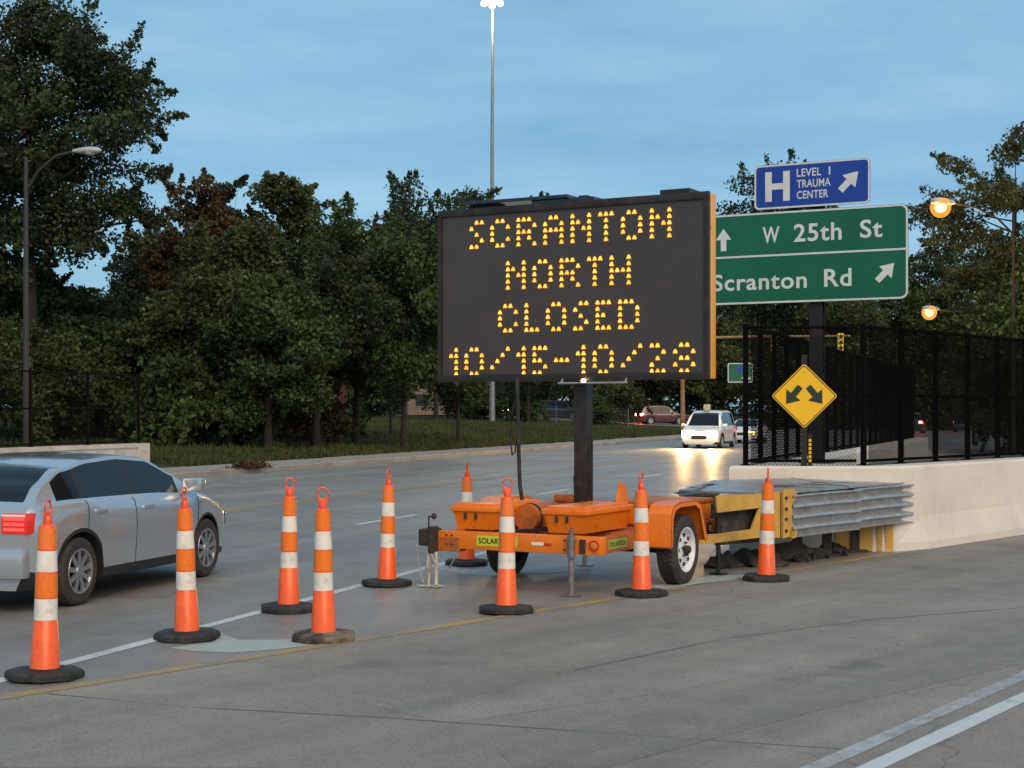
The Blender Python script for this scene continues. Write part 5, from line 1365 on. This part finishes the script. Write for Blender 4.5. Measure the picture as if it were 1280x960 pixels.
# shrubs: three shapes, copied
def tall_shrub(seed, mat):
    return build_tree('shrub', 'shrub', 'shrub', (0,0,0), (0,0,1.9), (2.4,2.0,1.85), 46, 0.6, 17000, 0.075, mat, 0.08, seed, 'shrubs between the pavement and the trees', hollow=0.2, flat=0.8, shell=0.4)
def shrub_proto(seed, mat):
    return build_tree('shrub', 'shrub', 'shrub', (0,0,0), (0,0,0.95), (1.25,1.1,0.95), 22, 0.5, 4200, 0.075, mat, 0.05, seed, 'shrubs between the pavement and the trees', hollow=0.2, flat=0.8, shell=0.4)
sh = [shrub_proto(51, LF['green']), shrub_proto(52, LF['rust']), shrub_proto(53, LF['olive']), tall_shrub(54, LF['olive'])]
SHR = [
 (205,57,0,1.5,'dark green shrub just right of the left wall end'), (250,58,2,1.3,'olive shrub second from the end of the left wall'), (300,59,0,1.15,'green shrub below the broad olive tree'),
 (395,64,1,1.1,'brown leaved shrub on the lawn edge below the crooked trunk'), (345,68,2,1.2,'olive shrub between the green and the brown leaved shrubs'), (440,72,0,0.75,'low green shrub at the foot of the lawn right of the brown shrub'),
 (150,62,3,1.0,'tall olive shrub behind the end of the left fence'), (90,58,3,1.05,'tall green shrub behind the middle of the left fence'), (30,54,3,1.08,'tall leafy shrub behind the fence at the left edge'),
 (655,128,0,1.5,'far shrub behind the wire fence left of the mast'), (770,134,2,1.9,'far olive shrub just right of the mast'), (560,128,2,1.7,'far olive shrub beyond the young tree'),
 (465,118,0,2.0,'far green shrub beyond the lawn under the spreading young tree'), (745,128,0,1.3,'far green shrub touching the right side of the mast'), (1010,156,0,2.6,'dark shrub seen through the fence left of the diamond sign'),
 (1065,154,2,2.8,'dark shrub seen through the fence right of the diamond sign'), (1262,64,3,1.0,'dark shrub seen through the right fence near the edge'), (1175,152,2,2.6,'dark shrub seen through the right fence beside the brake lights'),
 (605,126,0,1.6,'far green shrub at the foot of the tall light mast')]
used = set()
for (u, d, k, sc_, lab) in SHR:
    o = sh[k] if k not in used else copy_tree(sh[k]); used.add(k)
    x = px2x(u, d); q = ((x+8.9)*-RDY + (d-38.9)*RDX)
    o.location = (x, d, (lawn_z(q) if q > 0 else 0)-0.08); o.scale = (sc_, sc_, sc_*random.uniform(.9,1.15)); o.rotation_euler = (0,0,random.uniform(0,6)); o['label'] = lab

# far wood closing the horizon
rng = np.random.default_rng(99); lobes = []
for a in np.linspace(-0.62, 0.72, 210):
    d = rng.uniform(185, 260); hgt = rng.uniform(9, 17)
    for zf in (0.25, 0.6, 0.85):
        lobes.append((np.array([d*math.tan(a)+rng.uniform(-3,3), d, hgt*zf]), np.array([rng.uniform(3.0,5.0)]*2+[hgt*0.3])))
P, D = crown_points(lobes, 110000, rng, 0.4); P[:,2] = np.maximum(P[:,2], 0.1)
me = mesh_quads('distant_wood', leaf_cards(P, D, 0.48, rng)); me.materials.append(LF['cool'])
o = bpy.data.objects.new('distant_wood', me); COL.objects.link(o); tag(o, 'far dark wood along the horizon', kind='stuff')

# rough grass on the verge
n = 75000; s = RNG.uniform(5, 80, n); q = 2.28 + RNG.uniform(0,1,n)**1.8*24
X = -8.9 + RDX*s - RDY*q; Y = 38.9 + RDY*s + RDX*q; Z = np.minimum(1.4, 0.15+0.045*(q-2.3))
hgt = RNG.uniform(0.05,0.17,n)*(1 + 1.3*np.clip(np.sin(s*1.7+np.sin(q*2.3)*2)*np.sin(q*1.9+s*0.6),0,1)**2); wd = RNG.uniform(0.012,0.035,n); an = RNG.uniform(0,6.28,n); lx = RNG.normal(0,.05,n); ly = RNG.normal(0,.05,n)
V = np.empty((n,4,3))
for k, (sg, zf) in enumerate(((-1,0),(1,0),(0.25,1),(-0.25,1))):
    V[:,k,0] = X + sg*wd*np.cos(an) + lx*zf; V[:,k,1] = Y + sg*wd*np.sin(an) + ly*zf; V[:,k,2] = Z - 0.02 + (hgt+0.02)*zf
me = mesh_quads('grass', V.reshape(-1,3)); me.materials.append(MT['blade'])
o = bpy.data.objects.new('grass', me); COL.objects.link(o); tag(o, 'rough grass on the verge', kind='stuff')

# dead leaf heap at the kerb
n = 700; P = np.column_stack([RNG.normal(0,.38,n), RNG.normal(0,.16,n), np.abs(RNG.normal(0,.09,n))])
me = mesh_quads('leaf_litter', leaf_cards(P, np.zeros((n,3)), 0.055, RNG)); me.materials.append(LF['rust'])
x, y, _ = strip_pt(4.8, 0.05, 0)
o = bpy.data.objects.new('leaf_litter', me); COL.objects.link(o); o.location = (x, y, 0.14); o.rotation_euler = (0,0,math.pi/2-ROAD_ANG); tag(o, 'dead leaves in the gutter', kind='stuff')

# ------------------------------------------------------------------ houses beyond the lawn, wire fence
def house(label, u, d, w_, dp_, h, mat, rh, rot, group='houses beyond the lawn'):
    x = px2x(u, d); q = ((x+8.9)*-RDY + (d-38.9)*RDX)
    t = thing('house', label, 'house', (x, d, lawn_z(q)-0.1), rot, group)
    m = MB(); m.box(-w_/2,w_/2,-dp_/2,dp_/2,0,h); m.build('wall', mat, t)
    m = MB(); m.prism([(-dp_/2-0.4,h+0.01),(dp_/2+0.4,h+0.01),(0,h+rh)], -w_/2-0.3, w_/2+0.3, axis='x'); r_ = m.build('roof', MT['roof'], t)
    m = MB(); m.box(w_*.2,w_*.2+0.6,-0.3,0.3,h+rh*.5,h+rh+0.8); m.build('chimney', MT['brick'], r_)
    for k in range(3):
        xw = -w_*.33 + k*w_*.33
        m = MB(); m.box(xw-0.6,xw+0.6,-dp_/2-0.05,-dp_/2+0.02,0.9,2.2); f = m.build('window', MT['trim_white'], t)
        m = MB(); m.box(xw-0.5,xw+0.5,-dp_/2-0.07,-dp_/2-0.052,1.0,2.1); m.build('pane', MT['pane'], f)
house('dark red brick house half hidden behind the trees left of the board', 385, 128, 9, 7, 2.9, MT['brick'], 2.4, R(-12))
house('tan house beyond the lawn seen under the left corner of the board', 552, 150, 7, 7, 3.6, MT['tan_wall'], 2.6, R(8))
house('brown house seen under the board beside the light mast', 640, 160, 8, 7, 4.6, MT['tan_wall'], 2.8, R(-6))

WF = thing('wire_fence', 'thin grey wire fence at the back of the lawn in front of the dark van', 'fence', (px2x(560,128), 128, 1.25), 0)
pmesh = None
for k in range(11):
    if pmesh is None:
        mb = MB(); mb.tube([(0,0,-0.3),(0,0,1.25)], 0.035, 6); o = mb.build('post', MT['pole_grey'], WF); pmesh = o.data
    else:
        o = bpy.data.objects.new('post', pmesh); COL.objects.link(o); o.parent = WF
    o.location = (k*1.5, 0, -0.05*k)
m = MB()
for zz_ in np.linspace(0.1,1.2,7): m.tube([(0,-0.05,zz_),(15,-0.05,zz_-0.5)], 0.008, 3, caps=False)
tag(m.build('wires', MT['pole_grey'], WF), kind='stuff')
